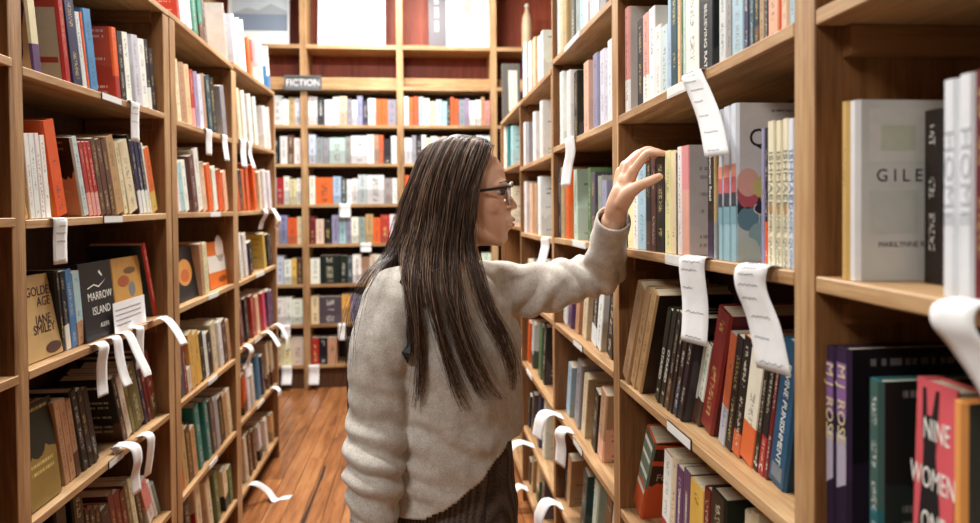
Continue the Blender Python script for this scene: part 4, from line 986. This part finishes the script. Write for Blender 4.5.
# materials
def skin_mat():
    t = NT('skin', .45, .4); tc = t.n('ShaderNodeTexCoord').outputs['Object']
    a = t.n('ShaderNodeTexNoise', {'Vector': tc, 'Scale': 22, 'Detail': 4}).outputs[0]
    t.col(t.ramp(a, [(.3, lin(222, 168, 136)), (.7, lin(238, 196, 168))]))
    t.b.inputs['Subsurface Weight'].default_value = .08; t.b.inputs['Subsurface Radius'].default_value = (.012, .005, .003); t.b.inputs['Subsurface Scale'].default_value = .6
    return t.mat
def knit_mat():
    t = NT('sweater_knit', .9, .15); tc = t.n('ShaderNodeTexCoord').outputs['Object']
    a = t.n('ShaderNodeTexNoise', {'Vector': tc, 'Scale': 420, 'Detail': 3}).outputs[0]
    b = t.n('ShaderNodeTexNoise', {'Vector': tc, 'Scale': 60, 'Detail': 4}).outputs[0]
    f = t.m('ADD', t.m('MULTIPLY', a, .65), t.m('MULTIPLY', b, .35))
    t.col(t.ramp(f, [(.36, lin(184, 175, 163)), (.5, lin(206, 199, 189)), (.64, lin(224, 219, 211))])); t.bump(a, .35, .0015)
    t.b.inputs['Sheen Weight'].default_value = .15; return t.mat
def cord_mat():
    t = NT('trouser_stripe', .9, .15); tc = t.n('ShaderNodeTexCoord').outputs['Object']
    s = t.n('ShaderNodeSeparateXYZ', {0: tc}).outputs
    q = t.m('SINE', t.m('MULTIPLY', t.m('ADD', s[0], t.m('MULTIPLY', s[1], -.8)), 760))
    a = t.n('ShaderNodeTexNoise', {'Vector': tc, 'Scale': 300, 'Detail': 2}).outputs[0]
    f = t.m('ADD', t.m('MULTIPLY', q, .16), a)
    t.col(t.ramp(f, [(.25, lin(62, 54, 50)), (.75, lin(122, 110, 102))])); t.bump(q, .25, .001); return t.mat
def hair_mat(nm, c):
    t = NT(nm, .5, .35); tc = t.n('ShaderNodeTexCoord').outputs['Object']
    mp = t.n('ShaderNodeMapping', {'Vector': tc, 'Scale': (160, 160, 10)}).outputs[0]
    a = t.n('ShaderNodeTexNoise', {'Vector': mp, 'Scale': 1, 'Detail': 3}).outputs[0]
    t.col(t.ramp(a, [(.3, lin(*[int(v*.8) for v in c])), (.7, lin(*[min(255, int(v*1.2)) for v in c]))])); return t.mat
M_hairs = [hair_mat('hair_dark', (58, 42, 33)), hair_mat('hair_brown', (84, 62, 48)), hair_mat('hair_light', (142, 114, 92))]
M_skin, M_knit, M_cord = skin_mat(), knit_mat(), cord_mat()
M_shoe = plain('shoe_leather', (44, 36, 32), .4); M_sole = plain('shoe_sole', (200, 190, 176), .7); M_bag = plain('bag_fabric', (26, 25, 27), .7)
M_eye = plain('eye_white', (196, 184, 176), .2); M_iris = plain('iris', (60, 50, 40), .2); M_lip = plain('lips', (196, 104, 94), .4, .03); M_brow = plain('eyebrow', (74, 54, 42), .8)
M_frame = plain('glasses_frame', (30, 28, 28), .3)
tg = NT('clear_rim', .15); tg.col((.88, .90, .92, 1)); tg.b.inputs['Transmission Weight'].default_value = .25; M_clear = tg.mat
tg = NT('lens', .02); tg.col((.95, .97, .98, 1)); tg.b.inputs['Transmission Weight'].default_value = 1; tg.b.inputs['IOR'].default_value = 1.05; M_lens = tg.mat

PYD = 1.46
FD = Vector((.72, -.69, 0)); RD = Vector((-.69, -.72, 0)); UZ = Vector((0, 0, 1))
root_loc = Vector((A3(452, 480, 1.50).x, 1.50, 0))
woman = empty('person', tuple(root_loc), label='person with long brown hair and glasses in oatmeal sweater, reaching up to a shelf', cat='person')
zc = lambda y, Y=1.49: A3(450, y, Y).z
# joints
NECK = A3(444, 262, 1.475); RS = A3(389, 303, 1.375); RE = A3(379, 415, 1.36); RW = A3(374, 520, 1.33)
LS = A3(492, 288, 1.59); LE = A3(602, 273, 1.55); LWc = A3(613, 221, 1.41); LWr = A3(617, 207, 1.387)
HIPZ = zc(487); 
TC = {y: A3(x, y, Y) for y, x, Y in ((268, 443, 1.485), (284, 443, 1.485), (306, 444, 1.485), (342, 448, 1.485), (390, 450, 1.49), (435, 451, 1.495), (480, 452, 1.50), (530, 452, 1.50))}
# head frame
HC = A3(462.5, 193.5, PYD); HYAW = -.07
HM = Matrix.Translation(HC) @ Matrix.Rotation(HYAW, 4, 'Z')
def head(mb):
    ell(mb, (-.002, 0, .030), (.094, .073, .080), HM, 24, 14)
    secs = []
    for z, xf, hw, xc in ((.075, .078, .052, .0), (.05, .091, .062, .01), (.022, .0965, .066, .02), (.002, .0885, .066, .02), (-.015, .0880, .066, .02), (-.035, .0915, .063, .022), (-.055, .0965, .056, .03), (-.075, .0950, .049, .036), (-.095, .0935, .040, .042), (-.108, .0860, .028, .048), (-.1135, .074, .016, .052)):
        secs.append(((xc, 0, z), (xf-xc, 0, 0), (0, hw, 0), 2.25))
    rings(mb, secs, 28, HM)
    rings(mb, [((.070, 0, z), (xf-.070, 0, 0), (0, hw, 0), 2.0) for z, xf, hw in ((-.020, .094, .020), (-.038, .1045, .024), (-.055, .1065, .027), (-.064, .1055, .027), (-.074, .1055, .026), (-.086, .0975, .024), (-.098, .0985, .022), (-.108, .093, .018), (-.1135, .082, .010))], 20, HM)
    H = lambda x, y, z: HM @ Vector((x, y, z))
    limb(mb, [H(.088, 0, .010), H(.097, 0, -.006), H(.106, 0, -.020), H(.1115, 0, -.0285)], [.0075, .0075, .0085, .0085], 12)
    for s in (-1, 1):
        ell(mb, (.1015, s*.0105, -.032), (.0095, .0065, .0065), HM, 10, 8)
        ell(mb, (.0725, s*.031, .004), (.0135, .0155, .0120), HM, 12, 8)       # lids
        limb(mb, [H(.093, s*.010, .017), H(.088, s*.032, .022), H(.072, s*.052, .015)], [.007, .007, .006], 10)
        ell(mb, (.050, s*.044, -.026), (.034, .018, .026), HM, 12, 8)
        limb(mb, [H(.000, s*.056, -.045), H(.030, s*.047, -.083), H(.078, s*.014, -.104)], [.016, .015, .012], 12)
        ell(mb, (-.005, s*.074, -.008), (.016, .006, .030), HM, 12, 8)         # ear
    limb(mb, [H(.096, -.020, -.0590), H(.1060, -.008, -.0560), H(.1080, 0, -.0565), H(.1060, .008, -.0560), H(.096, .020, -.0590)], [.0035, .0050, .0055, .0050, .0035], 10)
    limb(mb, [H(.095, -.017, -.0670), H(.1060, 0, -.0715), H(.095, .017, -.0670)], [.004, .0062, .004], 10)
    limb(mb, [H(-.022, 0, -.04), H(-.020, 0, -.10), NECK+Vector((0, .0, -.01)), TC[284]], [.058, .053, .058, .075], 20)
FING = {}
def hand_left(mb):
    W = LWr
    limb(mb, [A3(612, 232, 1.43), A3(615, 218, 1.405), W, A3(623, 194, 1.374)], [.0265, .0245, .0245, .026], 16)
    mc = [A3(633.5, 171, 1.345), A3(629.5, 165, 1.365), A3(625, 166, 1.384), A3(620.5, 172, 1.398)]
    base = [A3(622, 199, 1.370), A3(620, 198, 1.378), A3(618, 199, 1.386), A3(616, 201, 1.393)]
    pip = [A3(647.5, 153.5, 1.322), A3(645, 151.0, 1.346), A3(639.5, 153, 1.368), A3(632.5, 159.5, 1.388)]
    dip = [A3(657.5, 152.8, 1.309), A3(655, 151.5, 1.335), A3(649, 154, 1.358), A3(641, 160, 1.380)]
    tip = [A3(664.8, 153.8, 1.303), A3(662.5, 153.5, 1.328), A3(656, 156, 1.350), A3(647, 162, 1.374)]
    for k in range(4):
        rr = (.0092, .0094, .0090, .0082)[k]
        limb(mb, [base[k], mc[k]], [.0125, .0118], 12)
        limb(mb, [mc[k], pip[k], dip[k], tip[k]], [rr*1.12, rr*.98, rr*.86, rr*.74], 12)
    th = [A3(621, 203, 1.365), A3(629, 193, 1.343), A3(640, 185.5, 1.322), A3(651, 180.5, 1.308), A3(659.2, 176.8, 1.300)]
    limb(mb, th, [.0165, .0155, .0115, .0100, .0085], 14)
    ell(mb, tuple((base[1]+mc[1])/2), (.015, .022, .020))
    FING['tips'] = tip; FING['dips'] = dip; FING['thumb'] = th
def hand_right(mb):
    d = (RW-RE).normalized(); side = FD; W = RW+d*.03
    limb(mb, [RW-d*.03, RW+d*.02, W+d*.02], [.026, .024, .025], 14)
    for k in range(4):
        b = W+d*.09+side*(.027-.018*k)
        L = (.068, .075, .070, .055)[k]; cu = RD*(-.012)
        limb(mb, [W+d*.02+side*(.02-.013*k), b], [.013, .0115], 10)
        limb(mb, [b, b+d*L*.45+cu*.4, b+d*L*.75+cu*1.2, b+d*L+cu*2.4], [.0100, .0092, .0084, .0072], 10)
    limb(mb, [W+d*.01+side*.02, W+d*.04+side*.046, W+d*.075+side*.056-RD*.006, W+d*.095+side*.056-RD*.012], [.015, .013, .0105, .0085], 12)
bd = MB()
head(bd); hand_left(bd); hand_right(bd)
def sec(y, hw, hd, e=2.3, dx=(0, 0, 0)): return (TC[y]+Vector(dx), RD*hw, FD*hd, e)
rings(bd, [sec(530, .155, .105), sec(480, .155, .10), sec(435, .125, .09), sec(390, .125, .095), sec(342, .145, .10), sec(306, .14, .085), sec(284, .10, .07), sec(268, .06, .055)])
limb(bd, [RS, RE, RW], [.045, .036, .026]); limb(bd, [LS, LE, LWc], [.043, .036, .026])
FOOTR, FOOTL = Vector((TC[530].x-.055, 1.45, 0)), Vector((TC[530].x+.045, 1.55, 0))
HJ = {}
for s, ft in ((1, FOOTR), (-1, FOOTL)):
    hp = TC[530]+RD*.085*s+Vector((0, 0, .04)); HJ[s] = hp; kn = (hp*.5+(ft+Vector((0, 0, .06)))*.5)+FD*.015; an = ft+Vector((0, 0, .075))
    limb(bd, [hp, kn, an], [.082, .056, .036]); limb(bd, [an, ft+Vector((.05, -.02, .03)), ft+Vector((.12, -.05, .025))], [.034, .034, .026], 14)
me = remeshed(bd, .0030, 5, 'body', .5); put('body', me, M_skin, woman, root_loc)
# sweater -------------------------------------------------------------------------
sw = MB()
rings(sw, [sec(530, .178, .135), sec(480, .182, .140), sec(435, .175, .138), sec(390, .172, .138), sec(342, .182, .136), sec(306, .178, .112), sec(284, .115, .085), sec(268, .066, .066)], 36)
limb(sw, [RS+Vector((.012, .012, .004)), A3(381, 350, 1.36), RE, A3(375, 470, 1.335), RW], [.066, .063, .056, .052, .043], 22)
limb(sw, [A3(468, 292, 1.55), LS, A3(532, 288, 1.585), A3(571, 281, 1.568), LE, A3(606, 252, 1.488), LWc], [.066, .062, .0605, .052, .0475, .040, .0345], 24)
me = remeshed(sw, .0045, 9, 'sweater', .6)
hz0, hz1 = A3(505, 437, 1.46), A3(388, 514, 1.40)
def hemz(p): t = (p.x-hz1.x)/(hz0.x-hz1.x); return hz1.z+(hz0.z-hz1.z)*(t if t < 1 else 1+(t-1)*.2)-.03*math.sin(max(0, min(1, t))*PI)
armR = lambda p: (p-(RE+(RW-RE)*max(0, min(1, (p-RE).dot(RW-RE)/(RW-RE).length_squared)))).length < .075 and p.z < RE.z+.2
cd = (LWc-A3(606, 252, 1.488)).normalized(); rd = (RW-RE).normalized()
trim(me, lambda p: (p.z > hemz(p) or armR(p)) and not ((p-LWc).dot(cd) > .006 and (p-LWc).length < .07) and not ((p-RW).dot(rd) > .0 and (p-RW).length < .09))
def wr(p, n_):
    q = noise.noise(Vector((p.x*9, p.y*9, p.z*6)))*.006+noise.noise(Vector((p.x*26, p.y*26, p.z*17)))*.0022
    # creases fanning out at the elbows and across the waist
    def crease(c, ax, wl, r, amp):
        d = p-c; w = math.exp(-(d.length/r)**2); return amp*w*math.sin(d.dot(ax)*2*PI/wl+2*noise.noise(p*14))
    q += crease(LE+Vector((-.03, 0, 0)), (Vector((.75, .2, .62))).normalized(), .036, .080, .0085)
    q += crease(A3(530, 300, 1.56), (Vector((.8, 0, -.6))).normalized(), .055, .085, .0075)
    q += crease(A3(372, 468, 1.30), (Vector((.35, .1, 1))).normalized(), .048, .11, .0085)
    q += crease(A3(430, 300, 1.35), (Vector((.7, 0, .7))).normalized(), .06, .09, .004)
    q += crease(A3(460, 440, 1.36), (Vector((.55, 0, .83))).normalized(), .07, .12, .005)
    q += crease(A3(410, 380, 1.36), (Vector((.9, 0, .3))).normalized(), .05, .10, .004)
    return q
fold(me, wr)
from mathutils.bvhtree import BVHTree
bvh_sw = BVHTree.FromPolygons([v.co.copy() for v in me.vertices], [tuple(p.vertices) for p in me.polygons])
o = put('sweater', me, M_knit, woman, root_loc); md = o.modifiers.new('s', 'SOLIDIFY'); md.thickness = .004; md.offset = 1
# cuffs: rolled bands
def cuff(c, ax, r, nm='cuff'):
    b = MB(); a = ax.orthogonal().normalized(); pts = []
    limbP = [c-ax*.020, c-ax*.008, c+ax*.006, c+ax*.010]; b.tube(limbP, 1, 26, cap=False, rad=[r*.98, r*1.03, r*1.03, r*.99])
    o = b.build(nm, M_knit, woman, -root_loc); md = o.modifiers.new('s', 'SOLIDIFY'); md.thickness = .004
cuff(LWc, cd, .0365); cuff(RW, rd, .045)
# trousers -------------------------------------------------------------------------
tr = MB()
rings(tr, [sec(530, .172, .122, 2.2), sec(480, .166, .114, 2.2), (TC[435]+Vector((0, 0, .02)), RD*.150, FD*.108, 2.2)], 30)
for s, ft in ((1, FOOTR), (-1, FOOTL)):
    hp = HJ[s]; kn = (hp*.5+(ft+Vector((0, 0, .06)))*.5)+FD*.015; an = ft+Vector((0, 0, .12))
    limb(tr, [hp, kn, an], [.098, .075, .062], 20)
me = remeshed(tr, .006, 5, 'trousers', .5)
trim(me, lambda p: p.z > .075 and p.z < TC[435].z+.012)
fold(me, lambda p, n_: noise.noise(p*11)*.004)
o = put('trousers', me, M_cord, woman, root_loc); md = o.modifiers.new('s', 'SOLIDIFY'); md.thickness = .003; md.offset = 1
b = MB(); c0 = TC[435]+Vector((0, 0, .0)); n = 40
b.tube([c0+RD*.156*math.cos(2*PI*k/n)+FD*.114*math.sin(2*PI*k/n) for k in range(n)]+[c0+RD*.156], .004, 8); b.build('waistband', M_cord, woman, -root_loc)
# pocket welt on the side
from mathutils.bvhtree import BVHTree
bvh = BVHTree.FromPolygons([v.co for v in me.vertices], [tuple(p.vertices) for p in me.polygons])
def onto(x, y, lift=.004):
    o_ = Vector((0, 0, CAMZ)); d = (A3(x, y, 1)-o_).normalized(); h_ = bvh.ray_cast(o_, d)
    return h_[0]-d*lift if h_[0] else None
pk = [q for q in (onto(x, y) for x, y in ((488, 461), (488.5, 475), (487, 490), (485, 510), (483, 530), (481, 560))) if q]
b = MB(); b.tube(catmull(pk, 4), .0016, 6); b.build('pocket_seam', plain('seam', (44, 38, 36), .9), woman, -root_loc)
for ft in (FOOTR, FOOTL):
    b = MB(); u = Vector((.92, -.38, 0)); v_ = Vector((.38, .92, 0))
    rings(b, [(ft+u*.045+Vector((0, 0, .02)), u*.125, v_*.046, 2.6), (ft+u*.045+Vector((0, 0, .045)), u*.122, v_*.044, 2.6), (ft+u*.02+Vector((0, 0, .075)), u*.085, v_*.040, 2.4), (ft+u*-.01+Vector((0, 0, .11)), u*.048, v_*.038, 2.2)], 22)
    b.build('shoe', M_shoe, woman, -root_loc)
    b = MB(); rings(b, [(ft+u*.045+Vector((0, 0, .0006)), u*.128, v_*.048, 2.6), (ft+u*.045+Vector((0, 0, .021)), u*.129, v_*.049, 2.6)], 22); b.build('sole', M_sole, woman, -root_loc)
# face details ------------------------------------------------------------------------
def hbuild(mb, nm, mat, par=None): return mb.build(nm, mat, par or woman, -root_loc if par is None else None)
for s in (-1, 1):
    b = MB(); ell(b, (.0775, s*.0335, .0015), (.0138, .0140, .0080), HM, 14, 10); e = hbuild(b, 'eye', M_eye)
    b = MB(); ell(b, (.0850, s*.0420, .0005), (.0062, .0066, .0064), HM, 12, 8); b.build('iris', M_iris, e)
    b = MB(); H = lambda x, y, z: HM @ Vector((x, y, z))
    limb(b, [H(.0975, s*.012, .0195), H(.0940, s*.030, .0245), H(.0790, s*.050, .0205)], [.0022, .0026, .0012], 8); hbuild(b, 'eyebrow', M_brow)
    b = MB(); limb(b, [H(.0915, s*.023, .0065), H(.0935, s*.037, .0075), H(.0800, s*.0485, .0045)], [.0012, .0020, .0012], 6); hbuild(b, 'eyelashes', M_brow)
b = MB(); limb(b, [H(.1000, -.016, -.0600), H(.1085, -.006, -.0575), H(.1108, 0, -.0582), H(.1085, .006, -.0575), H(.1000, .016, -.0600)], [.0012, .0030, .0038, .0030, .0012], 8)
limb(b, [H(.0995, -.014, -.0655), H(.1092, 0, -.0690), H(.0995, .014, -.0655)], [.0012, .0042, .0012], 8); hbuild(b, 'lips', M_lip)
# glasses
gl = empty('glasses', (0, 0, 0)); gl.parent = woman; gl.location = -root_loc
for s in (-1, 1):
    c = Vector((.1065, s*.034, .000)); up, lo = [], []
    for k in range(13):
        t = PI*k/12; up.append(H(c.x-.006*abs(math.cos(t))*(1 if math.cos(t)*s*1 > 0 else .2), c.y+.026*math.cos(t)*1, c.z+.012+.010*math.sin(t)**.6))
        lo.append(H(c.x-.004-.006*abs(math.cos(t))*(1 if math.cos(t) * s > 0 else .2), c.y+.026*math.cos(t), c.z+.012-.036*math.sin(t)**.6))
    b = MB(); b.tube(up, .0022, 8); b.build('rim_top', M_clear, gl)
    b = MB(); b.tube(lo, .0015, 8); b.build('rim_lower', M_clear, gl)
    b = MB(); pts = up+lo[::-1]; b.add([tuple(p) for p in pts]+[tuple(p-HM.to_3x3() @ Vector((.0012, 0, 0))) for p in pts], [tuple(range(len(pts))), tuple(range(2*len(pts)-1, len(pts)-1, -1))]); b.build('lens', M_lens, gl)
    b = MB(); b.tube([H(.1005, s*.0605, .013), H(.085, s*.0705, .010), H(.040, s*.0745, .004), H(.0, s*.0770, -.002), H(-.012, s*.0775, -.020)], .0030, 8); b.build('temple', M_frame, gl)
b = MB(); b.tube([H(.1065, -.009, .014), H(.1095, 0, .0155), H(.1065, .009, .014)], .0018, 8); b.build('bridge', M_frame, gl)
M_nail = plain('nail', (226, 178, 160), .25, .03)
for k in range(4):
    t_, d_ = FING['tips'][k], FING['dips'][k]; ax = (t_-d_).normalized(); b = MB()
    R3 = ax.to_track_quat('X', 'Z').to_matrix().to_4x4(); ell(b, (0, 0, .0046), (.0052, .0042, .0016), Matrix.Translation(t_) @ R3, 10, 6); hbuild(b, 'fingernail', M_nail)
# hair ------------------------------------------------------------------------------
GN = [  # near side, from the face to the back of the head: (px x, px y, depth)
 [(493, 147, 1.452), (487, 160, 1.400), (479, 185, 1.380), (475, 212, 1.378), (472, 240, 1.376), (478, 266, 1.350), (490, 305, 1.325), (506, 335, 1.330), (516, 368, 1.345), (514, 398, 1.350)],
 [(487, 142, 1.454), (478, 160, 1.390), (470, 188, 1.376), (467, 216, 1.374), (467, 245, 1.372), (473, 272, 1.342), (486, 312, 1.318), (502, 345, 1.322), (512, 372, 1.338), (513, 396, 1.345)],
 [(480, 139, 1.456), (468, 160, 1.383), (461, 188, 1.372), (457, 218, 1.370), (455, 250, 1.362), (456, 285, 1.330), (463, 322, 1.312), (478, 362, 1.308), (492, 388, 1.314), (507, 403, 1.325)],
 [(470, 137.5, 1.458), (455, 160, 1.380), (448, 190, 1.371), (445, 222, 1.368), (442, 254, 1.356), (443, 288, 1.322), (452, 325, 1.306), (465, 362, 1.306), (477, 388, 1.310), (488, 404, 1.316)],
 [(460, 136.8, 1.460), (444, 160, 1.384), (436, 190, 1.377), (432, 224, 1.374), (428, 256, 1.356), (430, 290, 1.318), (438, 325, 1.304), (449, 362, 1.306), (459, 392, 1.310), (470, 418, 1.316)],
 [(450, 138, 1.462), (434, 162, 1.398), (425, 192, 1.391), (420, 225, 1.387), (415, 256, 1.366), (414, 286, 1.318), (418, 320, 1.300), (420, 352, 1.304), (419, 385, 1.308), (416, 414, 1.312)],
 [(441, 141, 1.465), (424, 166, 1.422), (414, 197, 1.414), (408, 226, 1.408), (403, 248, 1.392), (403, 268, 1.350), (407, 290, 1.318), (411, 312, 1.306), (413, 335, 1.306), (413, 355, 1.308)]]
GB = [  # falling behind the shoulder
 [(441, 141, 1.465), (424, 166, 1.422), (414, 197, 1.414), (408, 226, 1.410), (402, 246, 1.410), (397, 262, 1.430), (395, 280, 1.500), (396, 305, 1.560), (398, 335, 1.590), (400, 360, 1.600)],
 [(435, 144.5, 1.470), (417, 170, 1.448), (406, 200, 1.440), (398, 230, 1.436), (391, 251, 1.440), (388, 268, 1.475), (388, 290, 1.540), (390, 315, 1.590), (392, 340, 1.610), (394, 365, 1.610)],
 [(430, 149, 1.474), (411, 178, 1.480), (401, 208, 1.482), (394, 236, 1.484), (388, 258, 1.490), (384, 278, 1.515), (384, 300, 1.560), (386, 325, 1.600), (388, 348, 1.615), (390, 370, 1.615)]]
GW = [  # loose wisps over the near shoulder
 [(428, 152, 1.46), (412, 178, 1.455), (402, 208, 1.450), (394, 236, 1.440), (380, 258, 1.410), (361, 277, 1.345), (350, 305, 1.305), (345, 340, 1.295), (343, 370, 1.300), (337, 400, 1.310)],
 [(436, 145, 1.46), (420, 170, 1.44), (409, 200, 1.432), (402, 230, 1.420), (394, 252, 1.390), (377, 270, 1.310), (363, 300, 1.282), (355, 330, 1.280), (351, 360, 1.282), (348, 385, 1.29)]]
GF = [
 [(493, 147, 1.468), (488, 160, 1.520), (482, 190, 1.540), (479, 220, 1.538), (479, 248, 1.520), (485, 280, 1.470), (496, 312, 1.420), (508, 342, 1.390), (517, 368, 1.380), (516, 396, 1.375)],
 [(476, 138, 1.470), (470, 162, 1.528), (464, 195, 1.546), (461, 225, 1.546), (462, 255, 1.545), (466, 285, 1.56), (470, 310, 1.58), (472, 335, 1.59), (474, 355, 1.60), (475, 370, 1.60)],
 [(456, 137, 1.474), (447, 165, 1.536), (440, 198, 1.550), (437, 228, 1.552), (436, 258, 1.56), (436, 285, 1.595), (436, 310, 1.615), (436, 335, 1.62), (436, 355, 1.62), (436, 370, 1.62)],
 [(438, 142, 1.478), (424, 172, 1.530), (414, 204, 1.540), (408, 234, 1.545), (402, 262, 1.550), (398, 288, 1.58), (396, 314, 1.61), (396, 338, 1.62), (396, 358, 1.62), (396, 372, 1.62)],
 [(430, 149, 1.474), (411, 178, 1.482), (401, 208, 1.484), (394, 236, 1.486), (388, 258, 1.492), (384, 280, 1.52), (384, 302, 1.565), (386, 326, 1.60), (388, 350, 1.615), (390, 372, 1.615)]]
def gcurves(G):
    out = []
    for g in G:
        a, b_ = g[0], g[1]; a = (a[0], a[1]-1.5, a[2])
        mid = (a[0]*.55+b_[0]*.45, a[1]+.22*(b_[1]-a[1]), a[2]+.66*(b_[2]-a[2]))
        out.append(catmull([A3(*p) for p in [a, mid]+list(g[1:])], 4))
    return out
hair = empty('hair'); hair.parent = woman; hair.location = -root_loc
CTR = A3(452, 200, 1.46)
def sheet(gs, name, jmax):
    n = len(gs[0]); cols = 6; mb = MB(); pts = []
    for i in range(len(gs)-1):
        for k in range(cols if i < len(gs)-2 else cols+1):
            t = k/cols; pts.append([gs[i][j]*(1-t)+gs[i+1][j]*t for j in range(n)])
    v = []
    for c in pts:
        for j, p in enumerate(c):
            ax = Vector((CTR.x, CTR.y+.02, p.z)); d = (p-ax); d = d.normalized() if d.length > 1e-4 else d
            v.append(p-d*(.009 if j < 24 else .005))
    m_ = len(pts); f = [(i*n+j, (i+1)*n+j, (i+1)*n+j+1, i*n+j+1) for i in range(m_-1) for j in range(n-1) if j < jmax]
    mb.add([tuple(q) for q in v], f, smooth=True); o = mb.build(name, M_hairs[0], hair); md = o.modifiers.new('s', 'SOLIDIFY'); md.thickness = .006; md.offset = 0
cn, cb, cw, cf = gcurves(GN), gcurves(GB), gcurves(GW), gcurves(GF)
sheet(cn, 'hair_mass', 22); sheet(cb, 'hair_mass', 31); sheet(cf, 'hair_mass', 31)
b = MB(); ell(b, (-.012, 0, .032), (.090, .073, .081), HM, 26, 16)
me = b.mesh('hair_cap', M_hairs[0])
hinv = HM.inverted(); trim(me, lambda p: (hinv @ p).x < .052+.45*((hinv @ p).z-.06) if (hinv @ p).z > -.02 else (hinv @ p).x < -.01)
o = bpy.data.objects.new('hair_cap', me); link(o, hair); md = o.modifiers.new('s', 'SOLIDIFY'); md.thickness = .004
def strands(gs, per, seed, name, rad=.0008, lock=.94, mat=0, frizz=1.0):
    rs = random.Random(seed); mb = MB(); n = len(gs[0])
    for i in range(len(gs)-1):
        for q in range(per):
            t = rs.random(); amp = rs.uniform(.001, .007)*frizz; ph = rs.uniform(0, 6); cut = 1-abs(rs.gauss(0, .17)); cut = max(.5, cut); cut = min(cut, rs.uniform(.44, .62)) if .22 < t < .78 and lock > .5 else cut
            lift = rs.uniform(-.007, .003); off = Vector((rs.gauss(0, 1), rs.gauss(0, 1), 0)); lc = (0 if t < .5 else 1)+rs.gauss(0, .07); pts = []
            fly = rs.random() < .05; wv = rs.uniform(.001, .006)*frizz
            for j in range(n):
                s = j/(n-1)
                if s > cut: break
                tt = t+(lc-t)*lock*min(1, max(0, (s-.4)*2.2))    # strands gather into locks towards the tips
                p = gs[i][j]*(1-tt)+gs[i+1][j]*tt
                ax = Vector((CTR.x, CTR.y+.02, p.z)); d = p-ax; d = d.normalized() if d.length > 1e-4 else d
                p = p+d*(lift*(1 if s > .05 else .3)+(.006*math.sin(ph+s*5) if fly else 0))+off*amp*s*(.9 if not fly else 2.6)+Vector((math.sin(ph+s*11), math.cos(ph+s*9), 0))*wv*min(1, s*2)
                pts.append(p)
            L = len(pts); mb.tube(pts, rad, 3, cap=False, rad=[rad*(1-.75*(k/L)**2) for k in range(L)])
    mb.build(name, M_hairs[mat], hair)
for mt, k, sd in ((0, 120, 3), (1, 150, 5), (2, 95, 7)):
    strands(cn, k, sd, 'hair_strands', mat=mt, frizz=1.25); strands(cb, k, sd+20, 'hair_strands', mat=mt, frizz=1.5); strands(cf, k//3, sd+40, 'hair_strands', mat=mt)
strands(cw, 34, 11, 'hair_wisps', .0006, .2, 0, 1.6)
# backpack on her back: thin black bag with a strap over the near shoulder
bk = TC[390]-FD*.185
bag = empty('backpack', tuple(bk-Vector((0, 0, .20))), label='slim black bag hanging behind the woman by a shoulder strap', cat='bag')
o0 = Vector(bag.location); b = MB()
rings(b, [(bk+Vector((0, 0, z))-o0, RD*(.125*k), FD*(.034*k2), 4) for z, k, k2 in ((-.195, .90, .8), (-.185, .98, 1), (.0, 1, 1.1), (.10, .96, .95), (.145, .8, .6), (.155, .6, .3))], 28); b.build('bag_body', M_bag, bag)
def onsw(x, y, lift=.007):
    o_ = Vector((0, 0, CAMZ)); d = (A3(x, y, 1)-o_).normalized(); h_ = bvh_sw.ray_cast(o_, d)
    return h_[0]-d*lift if h_[0] else None
b = MB(); sp = catmull([bk+RD*.08+FD*.02+Vector((0, 0, .12)), A3(397, 268, 1.47)]+[q for q in (onsw(*p) for p in ((402, 276), (405, 286), (408, 302), (409, 322), (408, 342), (405, 358))) if q]+[A3(402, 372, 1.45), bk+RD*.11+FD*.02+Vector((0, 0, -.10))], 6)
pth = [p-o0 for p in sp]
v = []; 
for i, p in enumerate(pth):
    t = (pth[min(i+1, len(pth)-1)]-pth[max(i-1, 0)]).normalized(); rad_ = (p+o0-Vector((TC[342].x, TC[342].y, (p+o0).z))).normalized(); w = t.cross(rad_).normalized()
    v += [tuple(p-w*.009), tuple(p+w*.009)]
b.add(v, [(2*i, 2*i+1, 2*i+3, 2*i+2) for i in range(len(pth)-1)]); o = b.build('strap', M_bag, bag); md = o.modifiers.new('s', 'SOLIDIFY'); md.thickness = .003; md.offset = 0
